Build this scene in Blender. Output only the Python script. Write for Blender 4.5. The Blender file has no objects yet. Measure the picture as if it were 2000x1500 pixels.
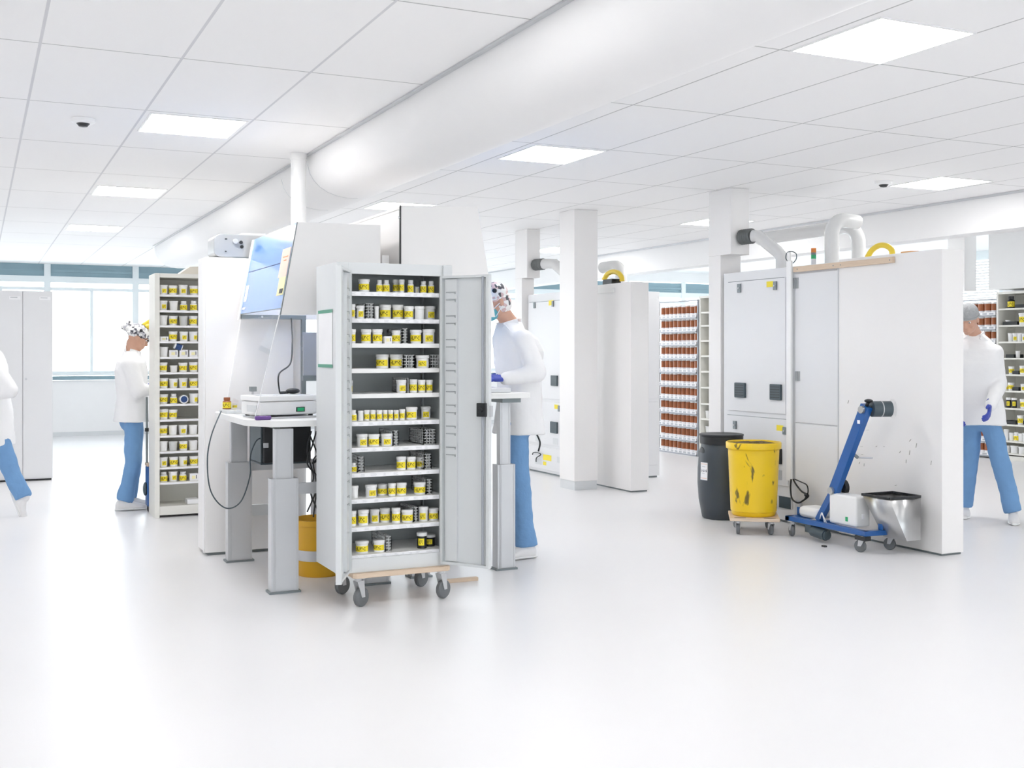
import bpy, bmesh, math, random
from mathutils import Vector, Matrix
R = random.Random(7)
C = bpy.context.scene.collection
SC = bpy.context.scene
# ------------------------------------------------------------------ camera
F, CX, HY, EYE = 2200.0, 1000.0, 686.0, 1.40
TH = math.atan(1045 / 2200.0)
cam_d = bpy.data.cameras.new('camera'); cam = bpy.data.objects.new('camera', cam_d); C.objects.link(cam)
cam.location = (0, 0, EYE); cam.rotation_euler = (math.pi / 2, 0, -TH)
cam_d.sensor_width = 36; cam_d.lens = F / 2000 * 36; cam_d.shift_y = (HY - 750) / 2000; cam_d.clip_end = 200
SC.camera = cam
# ------------------------------------------------------------------ world and exposure
w = bpy.data.worlds.new('overcast_sky'); SC.world = w; w.use_nodes = True
w.node_tree.nodes['Background'].inputs[0].default_value = (0.94, 0.97, 1.0, 1)
w.node_tree.nodes['Background'].inputs[1].default_value = 2.4
SC.view_settings.view_transform = 'Standard'; SC.view_settings.look = 'None'
SC.view_settings.exposure = 1.22; SC.view_settings.gamma = 1; SC.view_settings.use_curve_mapping = False
LAMP = 8.5
SC.cycles.use_denoising = True; SC.cycles.use_adaptive_sampling = True; SC.cycles.adaptive_threshold = 0.05; SC.cycles.adaptive_min_samples = 16
SC.cycles.max_bounces = 8; SC.cycles.diffuse_bounces = 6; SC.cycles.transparent_max_bounces = 24
SC.cycles.caustics_reflective = False; SC.cycles.caustics_refractive = False

# ------------------------------------------------------------------ pixel -> point on a known plane of the room
SN, CS = math.sin(TH), math.cos(TH)
def U(px, py, z):
    l = (px - CX) / F * z
    return Vector((z * SN + l * CS, z * CS - l * SN, EYE + (HY - py) * z / F))
def onY(px, py, Y):
    d = (px - CX) / F; return U(px, py, Y / (CS - d * SN))
def onX(px, py, X):
    d = (px - CX) / F; return U(px, py, X / (SN + d * CS))
def onZ(px, py, Z):
    return U(px, py, F * (EYE - Z) / (py - HY))

# ------------------------------------------------------------------ materials
MATS = {}
def mat(name, col, rough=0.5, metal=0.0, var=0.03, scale=6.0, bump=0.0, bscale=40.0, spec=0.5, coat=0.0):
    if name in MATS: return MATS[name]
    m = bpy.data.materials.new(name); m.use_nodes = True
    nt = m.node_tree; b = nt.nodes['Principled BSDF']
    tc = nt.nodes.new('ShaderNodeTexCoord'); no = nt.nodes.new('ShaderNodeTexNoise')
    no.inputs['Scale'].default_value = scale; no.inputs['Detail'].default_value = 4
    nt.links.new(tc.outputs['Object'], no.inputs['Vector'])
    mx = nt.nodes.new('ShaderNodeMix'); mx.data_type = 'RGBA'
    mx.inputs[6].default_value = tuple(max(0, c * (1 - var)) for c in col) + (1,)
    mx.inputs[7].default_value = tuple(min(1, c * (1 + var)) for c in col) + (1,)
    nt.links.new(no.outputs['Fac'], mx.inputs[0]); nt.links.new(mx.outputs[2], b.inputs['Base Color'])
    b.inputs['Roughness'].default_value = rough; b.inputs['Metallic'].default_value = metal
    b.inputs['Specular IOR Level'].default_value = spec
    if coat: b.inputs['Coat Weight'].default_value = coat; b.inputs['Coat Roughness'].default_value = 0.08
    if bump:
        n2 = nt.nodes.new('ShaderNodeTexNoise'); n2.inputs['Scale'].default_value = bscale; n2.inputs['Detail'].default_value = 5
        nt.links.new(tc.outputs['Object'], n2.inputs['Vector'])
        bp = nt.nodes.new('ShaderNodeBump'); bp.inputs['Strength'].default_value = bump; bp.inputs['Distance'].default_value = 0.02
        nt.links.new(n2.outputs['Fac'], bp.inputs['Height']); nt.links.new(bp.outputs[0], b.inputs['Normal'])
    MATS[name] = m; return m
def emit(name, col, s):
    m = bpy.data.materials.new(name); m.use_nodes = True; nt = m.node_tree
    b = nt.nodes['Principled BSDF']; b.inputs['Base Color'].default_value = (.9, .9, .9, 1)
    b.inputs['Emission Color'].default_value = tuple(col) + (1,); b.inputs['Emission Strength'].default_value = s
    MATS[name] = m; return m
def clear(name, tint, gloss=0.06, rough=0.03, fr=0.7):
    m = bpy.data.materials.new(name); m.use_nodes = True; nt = m.node_tree
    nt.nodes.remove(nt.nodes['Principled BSDF']); out = nt.nodes['Material Output']
    t = nt.nodes.new('ShaderNodeBsdfTransparent'); t.inputs[0].default_value = tuple(tint) + (1,)
    g = nt.nodes.new('ShaderNodeBsdfGlossy'); g.inputs['Roughness'].default_value = rough
    lw = nt.nodes.new('ShaderNodeFresnel'); lw.inputs[0].default_value = 1.25
    ad = nt.nodes.new('ShaderNodeMath'); ad.operation = 'MULTIPLY_ADD'; ad.inputs[1].default_value = fr; ad.inputs[2].default_value = gloss * 0.4
    mx = nt.nodes.new('ShaderNodeMixShader')
    nt.links.new(lw.outputs[0], ad.inputs[0]); nt.links.new(ad.outputs[0], mx.inputs[0])
    nt.links.new(t.outputs[0], mx.inputs[1]); nt.links.new(g.outputs[0], mx.inputs[2]); nt.links.new(mx.outputs[0], out.inputs[0])
    MATS[name] = m; return m
def tiles(name, x0, dx, wx, y0, dy, wy, colx):
    m = bpy.data.materials.new(name); m.use_nodes = True; nt = m.node_tree; b = nt.nodes['Principled BSDF']
    b.inputs['Roughness'].default_value = 0.8; b.inputs['Specular IOR Level'].default_value = 0.15
    tc = nt.nodes.new('ShaderNodeTexCoord'); sx = nt.nodes.new('ShaderNodeSeparateXYZ'); nt.links.new(tc.outputs['Object'], sx.inputs[0])
    def line(o, a, d, wd):
        def mth(op, i, v, v2=None):
            n = nt.nodes.new('ShaderNodeMath'); n.operation = op; nt.links.new(i, n.inputs[0]); n.inputs[1].default_value = v; return n.outputs[0]
        t = mth('ADD', o, -a + d / 2); t = mth('DIVIDE', t, d); t = mth('FRACT', t, 0); t = mth('SUBTRACT', t, .5); t = mth('ABSOLUTE', t, 0); return mth('LESS_THAN', t, wd / d / 2)
    lx = line(sx.outputs[0], x0, dx, wx); ly = line(sx.outputs[1], y0, dy, wy)
    no = nt.nodes.new('ShaderNodeTexNoise'); no.inputs['Scale'].default_value = 220; nt.links.new(tc.outputs['Object'], no.inputs['Vector'])
    bp = nt.nodes.new('ShaderNodeBump'); bp.inputs['Strength'].default_value = .05; nt.links.new(no.outputs['Fac'], bp.inputs['Height']); nt.links.new(bp.outputs[0], b.inputs['Normal'])
    m1 = nt.nodes.new('ShaderNodeMix'); m1.data_type = 'RGBA'; m1.inputs[6].default_value = (.935, .93, .93, 1); m1.inputs[7].default_value = (.50, .50, .50, 1)
    m2 = nt.nodes.new('ShaderNodeMix'); m2.data_type = 'RGBA'; m2.inputs[7].default_value = colx + (1,)
    nt.links.new(ly, m1.inputs[0]); nt.links.new(m1.outputs[2], m2.inputs[6]); nt.links.new(lx, m2.inputs[0]); nt.links.new(m2.outputs[2], b.inputs['Base Color'])
    return m
def wood(name, c1, c2):
    m = bpy.data.materials.new(name); m.use_nodes = True; nt = m.node_tree; b = nt.nodes['Principled BSDF']
    tc = nt.nodes.new('ShaderNodeTexCoord'); mp = nt.nodes.new('ShaderNodeMapping'); mp.inputs['Scale'].default_value = (3, 3, 40)
    no = nt.nodes.new('ShaderNodeTexNoise'); no.inputs['Scale'].default_value = 3; no.inputs['Detail'].default_value = 6
    rp = nt.nodes.new('ShaderNodeValToRGB'); rp.color_ramp.elements[0].color = c1 + (1,); rp.color_ramp.elements[1].color = c2 + (1,)
    nt.links.new(tc.outputs['Object'], mp.inputs[0]); nt.links.new(mp.outputs[0], no.inputs['Vector']); nt.links.new(no.outputs['Fac'], rp.inputs[0]); nt.links.new(rp.outputs[0], b.inputs['Base Color'])
    b.inputs['Roughness'].default_value = .6; MATS[name] = m; return m
def pattern(name, base, spots, scale):
    m = bpy.data.materials.new(name); m.use_nodes = True; nt = m.node_tree; b = nt.nodes['Principled BSDF']
    tc = nt.nodes.new('ShaderNodeTexCoord'); vo = nt.nodes.new('ShaderNodeTexVoronoi'); vo.inputs['Scale'].default_value = scale
    rp = nt.nodes.new('ShaderNodeValToRGB'); rp.color_ramp.interpolation = 'CONSTANT'
    cols = [spots[0], base, spots[1], base, spots[2]]
    pos = [0, .2, .5, .66, .86]
    e = rp.color_ramp.elements; e[0].color = cols[0] + (1,); e[1].position = pos[1]; e[1].color = cols[1] + (1,)
    for p, c in zip(pos[2:], cols[2:]): q = e.new(p); q.color = c + (1,)
    sp = nt.nodes.new('ShaderNodeSeparateColor'); nt.links.new(tc.outputs['Object'], vo.inputs['Vector']); nt.links.new(vo.outputs['Color'], sp.inputs[0]); nt.links.new(sp.outputs[0], rp.inputs[0]); nt.links.new(rp.outputs[0], b.inputs['Base Color'])
    b.inputs['Roughness'].default_value = .8; MATS[name] = m; return m
def scuffed(name, col, dark, amount, scale):
    m = mat(name, col, .35, var=.05); nt = m.node_tree; b = nt.nodes['Principled BSDF']
    old = b.inputs['Base Color'].links[0].from_socket
    tc = nt.nodes.new('ShaderNodeTexCoord'); mp = nt.nodes.new('ShaderNodeMapping'); mp.inputs['Scale'].default_value = (1.6, 1.6, .55)
    no = nt.nodes.new('ShaderNodeTexNoise'); no.inputs['Scale'].default_value = scale; no.inputs['Detail'].default_value = 3; no.inputs['Distortion'].default_value = 1.4
    rp = nt.nodes.new('ShaderNodeValToRGB'); rp.color_ramp.elements[0].position = amount; rp.color_ramp.elements[0].color = (0, 0, 0, 1); rp.color_ramp.elements[1].position = amount + .06
    mx = nt.nodes.new('ShaderNodeMix'); mx.data_type = 'RGBA'; mx.inputs[7].default_value = dark + (1,)
    nt.links.new(tc.outputs['Object'], mp.inputs[0]); nt.links.new(mp.outputs[0], no.inputs['Vector']); nt.links.new(no.outputs['Fac'], rp.inputs[0]); nt.links.new(rp.outputs[0], mx.inputs[0]); nt.links.new(old, mx.inputs[6]); nt.links.new(mx.outputs[2], b.inputs['Base Color'])
    return m

M_FLOOR = mat('white_floor_coating', (.80, .795, .805), .32, var=.02, scale=.8, bump=.02, bscale=90, spec=.35)
M_WALL = mat('white_wall_paint', (.87, .87, .87), .6, var=.015)
M_SOFF = mat('white_plaster', (.89, .885, .885), .7, var=.01)
M_PANEL = mat('warm_white_panel', (.88, .865, .855), .42, var=.02, scale=2)
M_CASE = mat('cool_white_sheet_metal', (.78, .785, .80), .38, var=.015, scale=2)
M_WHITE = mat('white_plastic', (.88, .88, .88), .35, var=.02)
M_WMAT = mat('white_melamine', (.86, .86, .85), .4, var=.02)
M_CREAM = mat('cream_melamine', (.80, .79, .74), .45, var=.02)
M_GREY = mat('light_grey_steel', (.68, .70, .71), .38, var=.02)
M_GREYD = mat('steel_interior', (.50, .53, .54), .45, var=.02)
M_ALU = mat('anodised_aluminium', (.62, .63, .65), .38, .35, var=.03)
M_DKALU = mat('dark_grey_metal', (.22, .25, .26), .4, .3)
M_STEEL = mat('brushed_stainless_steel', (.55, .55, .55), .28, .9, var=.06, scale=20)
M_SLOT = mat('shaded_steel_grey', (.36, .38, .39), .4)
M_BLACK = mat('black_plastic', (.018, .02, .023), .42, var=.1)
M_SLATE = mat('slate_plastic', (.06, .085, .10), .45, var=.08)
M_RUB = mat('grey_rubber', (.16, .17, .18), .6)
M_YEL = mat('yellow_label_paper', (.93, .76, .03), .5, var=.04)
M_PRINT = mat('olive_label_print', (.36, .28, .02), .6, var=.1)
M_AMBER = mat('amber_brown_plastic', (.34, .10, .03), .3, var=.12, scale=30)
M_BLUE = mat('blue_powder_coat', (.008, .10, .36), .35, var=.05, coat=.3)
M_DRUM = mat('graphite_drum_plastic', (.052, .064, .078), .38, var=.06)
M_BIN = scuffed('scuffed_yellow_plastic', (.86, .575, .012), (.16, .11, .015), .622, 7.5)
M_OCH = mat('ochre_plastic', (.76, .42, .02), .4, var=.03)
M_WOOD = wood('pale_plywood', (.62, .47, .34), (.76, .62, .48))
M_SKIN = mat('skin', (.62, .36, .26), .5, var=.06, scale=20)
M_COAT = mat('white_cotton_coat', (.88, .88, .89), .85, var=.02, bump=.15, bscale=14)
M_JEAN = mat('blue_cotton_trousers', (.17, .34, .60), .85, var=.10, scale=9, bump=.5, bscale=16)
M_SHOE = mat('white_shoe', (.80, .79, .79), .6, var=.03)
M_GLOVE = mat('blue_nitrile', (.04, .07, .42), .45)
M_CAP = pattern('patterned_cap_cloth', (.86, .86, .86), [(.10, .10, .12), (.55, .55, .60), (.30, .30, .33)], 45)
M_CAP2 = pattern('patterned_cap_cloth_pink', (.86, .85, .84), [(.09, .09, .10), (.70, .52, .52), (.80, .80, .80)], 38)
M_NET = mat('grey_hair_net', (.42, .43, .44), .9, var=.2, scale=60, bump=.4, bscale=80)
M_TEAL = mat('teal_mask_fabric', (.12, .42, .50), .8)
M_TRANS = mat('blue_grey_transom', (.27, .40, .46), .4, var=.06, scale=3)
M_FRAME = mat('pale_window_frame', (.80, .86, .88), .4)
M_FILM = mat('blue_film', (.13, .33, .74), .16, var=.08, scale=3, coat=.6)
M_PINK = mat('pink_paper', (.86, .66, .56), .8)
M_LEMON = mat('pale_yellow_paper', (.90, .84, .50), .8)
M_PAPER = mat('white_paper', (.90, .90, .92), .7)
M_TAPE = mat('green_tape', (.08, .33, .22), .5)
M_SILV = mat('silver_plastic', (.47, .48, .49), .32, .45, var=.05)
M_LCD = mat('grey_screen', (.36, .38, .42), .3)
M_PURP = mat('purple_plastic', (.14, .06, .27), .45)
M_NAVY = mat('navy_plastic', (.02, .06, .20), .4)
M_GREEN = mat('green_lens', (.03, .42, .16), .25)
M_ORNG = mat('orange_lens', (.72, .22, .03), .25)
M_HOSE = mat('yellow_hose', (.93, .68, .06), .4)
M_STICK = mat('orange_stick', (.75, .40, .16), .5)
M_SCUFF = mat('scuff_dark', (.28, .27, .24), .8, var=.3)
M_BEIGE = mat('beige_board', (.78, .73, .64), .7)
M_DUCT = mat('light_grey_duct', (.74, .74, .735), .25, var=.02)
M_FLEX = mat('flexible_duct', (.17, .18, .18), .5, .4, var=.3, scale=30)
M_LAMP = emit('lamp_diffuser', (1.0, .985, .97), LAMP)
M_HOODFILL = emit('added_hood_tube', (1.0, .97, .93), 12)  # glow of the unseen fill lamps added in both hoods
M_GLASS = clear('window_glass', (.96, .985, .99))
M_ACRY = clear('clear_sheet', (.985, .985, .985), .03, fr=.18)
M_WIRE = mat('clear_plastic_grid', (.62, .63, .63), .3)

# ------------------------------------------------------------------ mesh helper
ORG = {}
class MB:
    def __init__(s): s.v = []; s.f = []; s.m = []
    def add(s, vs, fs, mi=0):
        n = len(s.v); s.v += [tuple(v) for v in vs]; s.f += [tuple(i + n for i in f) for f in fs]; s.m += [mi] * len(fs); return s
    def box(s, x0, x1, y0, y1, z0, z1, mi=0):
        x0, x1 = min(x0, x1), max(x0, x1); y0, y1 = min(y0, y1), max(y0, y1); z0, z1 = min(z0, z1), max(z0, z1)
        return s.add([(x0, y0, z0), (x1, y0, z0), (x1, y1, z0), (x0, y1, z0), (x0, y0, z1), (x1, y0, z1), (x1, y1, z1), (x0, y1, z1)],
                     [(0, 3, 2, 1), (4, 5, 6, 7), (0, 1, 5, 4), (1, 2, 6, 5), (2, 3, 7, 6), (3, 0, 4, 7)], mi)
    def bar(s, p, q, wd, ht, mi=0, up=(0, 0, 1)):
        p, q = Vector(p), Vector(q); d = (q - p).normalized(); upv = Vector(up)
        a = d.cross(upv)
        if a.length < 1e-4: a = d.cross(Vector((1, 0, 0)))
        a.normalize(); b = a.cross(d).normalized(); a = a * wd / 2; b = b * ht / 2
        return s.add([p - a - b, p + a - b, p + a + b, p - a + b, q - a - b, q + a - b, q + a + b, q - a + b],
                     [(0, 1, 2, 3), (7, 6, 5, 4), (4, 5, 1, 0), (5, 6, 2, 1), (6, 7, 3, 2), (7, 4, 0, 3)], mi)
    def prism(s, poly, ax, a, b, mi=0):
        n = len(poly)
        def P(u, v, t): return {'y': (u, t, v), 'x': (t, u, v), 'z': (u, v, t)}[ax]
        vs = [P(u, v, a) for u, v in poly] + [P(u, v, b) for u, v in poly]
        fs = [tuple(range(n)), tuple(range(2 * n - 1, n - 1, -1))] + [((i + 1) % n, i, i + n, (i + 1) % n + n) for i in range(n)]
        return s.add(vs, fs, mi)
    def tube(s, pts, r, n=10, mi=0, caps=True):
        pts = [Vector(p) for p in pts]; k = len(pts); rs = r if isinstance(r, (list, tuple)) else [r] * k
        t0 = (pts[1] - pts[0]).normalized(); nrm = t0.orthogonal().normalized(); vs = []
        for i, p in enumerate(pts):
            t = (pts[min(i + 1, k - 1)] - pts[max(i - 1, 0)]).normalized()
            nrm = (nrm - t * nrm.dot(t)).normalized(); bn = t.cross(nrm)
            vs += [p + (nrm * math.cos(2 * math.pi * j / n) + bn * math.sin(2 * math.pi * j / n)) * rs[i] for j in range(n)]
        fs = [(i * n + j, i * n + (j + 1) % n, (i + 1) * n + (j + 1) % n, (i + 1) * n + j) for i in range(k - 1) for j in range(n)]
        if caps: fs += [tuple(range(n - 1, -1, -1)), tuple(range((k - 1) * n, k * n))]
        return s.add(vs, fs, mi)
    def cyl(s, p, q, r, r2=None, n=20, mi=0): return s.tube([p, q], [r, r if r2 is None else r2], n, mi)
    def lathe(s, prof, c=(0, 0, 0), n=28, mi=0, a0=0, a1=2 * math.pi):
        full = abs(a1 - a0 - 2 * math.pi) < 1e-6; k = n if full else n + 1; vs = []
        for r, z in prof:
            vs += [(c[0] + r * math.cos(a0 + (a1 - a0) * j / n), c[1] + r * math.sin(a0 + (a1 - a0) * j / n), c[2] + z) for j in range(k)]
        fs = []
        for i in range(len(prof) - 1):
            for j in range(n):
                j2 = (j + 1) % k; fs.append((i * k + j, i * k + j2, (i + 1) * k + j2, (i + 1) * k + j))
        if full:
            if prof[0][0] > 1e-6: fs.append(tuple(range(k - 1, -1, -1)))
            if prof[-1][0] > 1e-6: fs.append(tuple(range((len(prof) - 1) * k, len(prof) * k)))
        return s.add(vs, fs, mi)
    def ball(s, c, r, n=14, m=9, mi=0, rot=None):
        rx, ry, rz = r if isinstance(r, (tuple, list)) else (r, r, r); c = Vector(c); vs = []; fs = []
        vs.append(Vector((0, 0, -rz)))
        for i in range(1, m):
            a = -math.pi / 2 + math.pi * i / m
            vs += [Vector((rx * math.cos(a) * math.cos(2 * math.pi * j / n), ry * math.cos(a) * math.sin(2 * math.pi * j / n), rz * math.sin(a))) for j in range(n)]
        vs.append(Vector((0, 0, rz))); L = len(vs) - 1
        for j in range(n):
            fs.append((0, 1 + (j + 1) % n, 1 + j)); fs.append((L, 1 + (m - 2) * n + j, 1 + (m - 2) * n + (j + 1) % n))
            for i in range(m - 2): fs.append((1 + i * n + j, 1 + i * n + (j + 1) % n, 1 + (i + 1) * n + (j + 1) % n, 1 + (i + 1) * n + j))
        if rot is not None: vs = [rot @ v for v in vs]
        return s.add([v + c for v in vs], fs, mi)
    def cap(s, p, q, r, r2=None, n=14, mi=0):
        r2 = r if r2 is None else r2; s.cyl(p, q, r, r2, n, mi); s.ball(p, r, n, 8, mi); s.ball(q, r2, n, 8, mi); return s
    def loft(s, rings, n=20, mi=0, pw=1.0):
        """rings: (centre, half width along a, half depth along b, a, b)"""
        vs = []
        for c, ra, rb, a, b in rings:
            c = Vector(c); sq = lambda q: math.copysign(abs(q) ** pw, q)
            vs += [c + a * ra * sq(math.cos(2 * math.pi * j / n)) + b * rb * sq(math.sin(2 * math.pi * j / n)) for j in range(n)]
        k = len(rings)
        fs = [(i * n + j, i * n + (j + 1) % n, (i + 1) * n + (j + 1) % n, (i + 1) * n + j) for i in range(k - 1) for j in range(n)]
        fs += [tuple(range(n - 1, -1, -1)), tuple(range((k - 1) * n, k * n))]
        return s.add(vs, fs, mi)
    def mesh(s, name, mats, off=(0, 0, 0)):
        me = bpy.data.meshes.new(name); ox, oy, oz = off
        me.from_pydata([(x - ox, y - oy, z - oz) for x, y, z in s.v], [], s.f)
        for m in (mats if isinstance(mats, (list, tuple)) else [mats]): me.materials.append(m)
        me.polygons.foreach_set('material_index', s.m); me.polygons.foreach_set('use_smooth', [True] * len(s.f))
        bm = bmesh.new(); bm.from_mesh(me); bmesh.ops.recalc_face_normals(bm, faces=bm.faces); bm.to_mesh(me); bm.free()
        me.set_sharp_from_angle(angle=math.radians(35)); me.update(); return me
    def build(s, name, mats, parent=None, org=None, bev=0.0, local=False, loc=None, rotz=0.0, label=None):
        if parent is not None: off = (0, 0, 0) if local else ORG.get(parent.name, (0, 0, 0))
        else: off = org or (0, 0, 0)
        o = bpy.data.objects.new(name, s.mesh(name, mats, off)); C.objects.link(o)
        if parent is not None:
            o.parent = parent; ORG[o.name] = ORG.get(parent.name, (0, 0, 0))
            if loc: o.location = loc
        else:
            o.location = off; ORG[o.name] = tuple(off)
        o.rotation_euler.z = rotz
        if bev:
            b = o.modifiers.new('bevel', 'BEVEL'); b.width = bev; b.segments = 2; b.limit_method = 'ANGLE'; b.angle_limit = math.radians(40); b.harden_normals = True
        if label: o['label'] = label
        return o
def tag(o, label=None, cat=None, group=None, kind=None):
    for k, v in (('label', label), ('category', cat), ('group', group), ('kind', kind)):
        if v: o[k] = v
    return o
def thing(name, label, cat, loc, group=None, rotz=0.0):
    o = bpy.data.objects.new(name, None); C.objects.link(o); o.location = loc; o.rotation_euler.z = rotz
    o.empty_display_size = .1; ORG[o.name] = tuple(loc); return tag(o, label, cat, group)
def struct(name, mb, m, bev=0, **k): return tag(mb.build(name, m, bev=bev, **k), kind='structure')
def box(*a, mi=0): return MB().box(*a, mi=mi)
ORD = ['', 'first', 'second', 'third', 'fourth', 'fifth', 'sixth', 'seventh', 'eighth', 'ninth', 'tenth', 'eleventh', 'twelfth', 'thirteenth', 'fourteenth']

# ================================================================== THE SETTING
CE = 2.83
struct('floor', box(-5, 15.2, -5, 20.2, -.1, 0), M_FLOOR)
M_TL = tiles('ceiling_tiles_tee_bar', .265, .64, .014, 5.66, 1.31, .010, (.70, .70, .72))
M_TR = tiles('ceiling_tiles', 3.44, .62, .010, 4.28, 1.325, .010, (.52, .52, .52))
struct('ceiling', box(-5, 2.18, -5, 20.2, CE, CE + .08), M_TL)
struct('ceiling', box(2.18, 8.4, -5, 20.2, CE, CE + .08), M_TR)
struct('ceiling', box(8.4, 15.2, -5, 20.2, 3.05, 3.13), M_SOFF)
# rounded bulkhead between the two tile fields
pr = [(2.18, 2.829), (2.18, 2.76), (2.195, 2.70), (2.225, 2.65), (2.27, 2.605), (2.33, 2.57), (2.40, 2.547), (2.48, 2.535), (2.56, 2.536), (2.64, 2.55), (2.74, 2.592), (2.86, 2.648), (3.0, 2.704), (3.15, 2.768), (3.29, 2.829)]
struct('trim_1', MB().prism(pr, 'y', -5, 15.9), M_SOFF)
for j, ys in enumerate((8.84, 8.06)):   # joints between bulkhead lengths
    po = [(x - .0015, z - .0015) for x, z in pr[1:9]] + [(x, z + .004) for x, z in reversed(pr[1:9])]
    struct('trim_%d' % (7 + j), MB().prism(po, 'y', ys, ys + .007), M_ALU)
struct('trim_2', box(2.155, 2.18, -5, 15.9, CE - .012, CE - .001), M_ALU)      # shadow-gap angle along the bulkhead
struct('trim_3', box(8.36, 8.62, -5, 20.0, 2.50, 3.05), M_SOFF)
struct('trim_4', box(8.345, 8.36, -5, 20.0, 2.808, 2.829), M_ALU)
# far window wall
YW = 19.9
struct('wall_back', box(-5, 15.2, YW, YW + .2, 0, .92), M_WALL)
struct('wall_back', box(-5, 15.2, YW, YW + .2, CE + .02, 3.2), M_WALL)
struct('trim_5', box(-5, 15.2, YW - .03, YW, .925, .99), M_TRANS)
struct('trim_6', box(-5, 15.2, YW - .08, YW + .1, 1.0, 1.035), M_FRAME)
struct('baseboard_back', box(-5, 15, YW - .02, YW, 0, .07), M_GREY)
n = 0
for k in range(-3, 11):
    n += 1; x0 = 1.04 + 1.38 * k; x1 = x0 + 1.38
    f = MB().box(x0 - .05, x0 + .05, YW - .004, YW + .12, 1.036, CE + .019).box(x0 + .05, x1 - .05, YW + .02, YW + .1, 1.036, 1.07).box(x0 + .05, x1 - .05, YW + .002, YW + .1, 2.53, 2.63).box(x0 + .05, x1 - .05, YW + .02, YW + .1, 2.40, 2.45)
    f.box(x0 + .66, x0 + .71, YW + .03, YW + .09, 1.07, 2.40)
    o = struct('window_%d' % n, f, M_FRAME)
    box(x0 + .05, x1 - .05, YW + .05, YW + .062, 1.07, 2.53).build('pane', M_GLASS, o)
    t = box(x0 + .05, x1 - .05, YW + .03, YW + .05, 2.63, CE).build('transom_panel', M_TRANS, o)
    box(x0 + .05, x1 - .05, YW + .012, YW + .029, 2.70 + .02 * (k % 2), 2.74).build('blind_rail', M_TRANS, t)
# right-hand windows and the wall above the right shelves
for j, (y0, y1) in enumerate(((10.62, 13.0), (13.0, 15.4), (15.4, 17.8), (17.8, 19.9))):
    f = MB().box(14.9, 15.02, y0 - .05, y0 + .05, 0, 3.05).box(14.92, 15.0, y0, y1, .0, 1.0).box(14.92, 15.0, y0, y1, 2.9, 3.05)
    o = struct('window_%d' % (n + 1 + j), f, M_FRAME)
    box(14.95, 14.962, y0 + .05, y1 - .05, 1.0, 2.9).build('pane', M_GLASS, o)
    b = MB()
    for q in range(22): b.box(14.86, 14.88, y0 + .06, y1 - .06, 1.9 + q * .045, 1.925 + q * .045)
    b.build('blind', M_WALL, o)
struct('wall_right', box(12.28, 12.45, -5, 10.55, 0, 3.05), M_WALL)
struct('wall_right', box(11.96, 12.279, -5, 10.64, 2.20, 3.05), M_WALL)
struct('wall_right', box(12.45, 15.2, 10.40, 10.55, 0, 3.05), M_WALL)
struct('unseen_wall_front', box(-5, 15.2, -5.2, -5, 0, .9), M_WALL); struct('unseen_wall_front', box(-5, 15.2, -5.2, -5, 1.95, 3.05), M_WALL)  # unseen wall behind the camera, added to bounce light evenly
for k in range(10):  # unseen windows, added to let frontal daylight into the room
    x0 = -5 + 2.02 * k; o = struct('window_%d' % (n + 5 + k), MB().box(x0 - .04, x0 + .04, -5.15, -5.05, .9, 1.95).box(x0, x0 + 2.02, -5.15, -5.05, .9, .96).box(x0, x0 + 2.02, -5.15, -5.05, 1.89, 1.95), M_FRAME)
    box(x0 + .04, x0 + 1.98, -5.11, -5.10, .96, 1.89).build('pane', M_GLASS, o)
struct('unseen_wall_left', box(-5.2, -5, -5, 20.2, 0, 3.05), M_WALL)  # unseen wall, added to even out the light from the left
# columns
def column(lbl, x0, x1, y0, y1, top, extra=None, plinth=False):
    t = thing('column', lbl, 'column', ((x0 + x1) / 2, (y0 + y1) / 2, 0))
    box(x0, x1, y0, y1, .0 if not plinth else .09, top).build('shaft', M_PANEL, t, bev=.004)
    if plinth: box(x0 + .008, x1 - .008, y0 + .008, y1 - .008, 0, .09).build('plinth', M_GREY, t)
    if extra: box(*extra).build('upper_casing', M_PANEL, t, bev=.003)
    return t
column('white square column in the middle of the floor, nearest the standing man', 5.42, 5.69, 9.95, 10.27, CE - .001, plinth=True)
column('white column behind the grey drum, with wider casing at top', 5.95, 6.17, 8.22, 8.40, 2.25, (5.95, 6.15, 8.07, 8.40, 2.25, CE - .001))
column('white column behind the standing man, with wider casing at top', 5.80, 5.96, 11.94, 12.12, 2.26, (5.80, 5.97, 11.80, 12.12, 2.26, CE - .001))
ya, yb, xb = onX(1884, 500, 11.8).y, onX(1851, 500, 11.8).y, onY(1907, 500, onX(1884, 500, 11.8).y).x
t = thing('wall_casing', 'white boxed casing hanging down to the top of the brown jar rack, far right', 'casing', (11.95, (ya + yb) / 2, 3.05))
box(11.8, xb, ya, yb, 2.2, 3.049).build('casing', M_PANEL, t, bev=.004)
t = thing('pipe', 'round white pipe running down from the ceiling behind the blue hood', 'pipe', (2.1, 8.02, 0))
MB().cyl((2.1, 8.02, 0), (2.1, 8.02, 2.829), .055, n=24).build('shaft', M_WHITE, t)
MB().lathe([(.056, 2.78), (.062, 2.78), (.062, 2.829), (.056, 2.829)], (2.1, 8.02, 0)).build('collar', M_WHITE, t)
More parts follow.
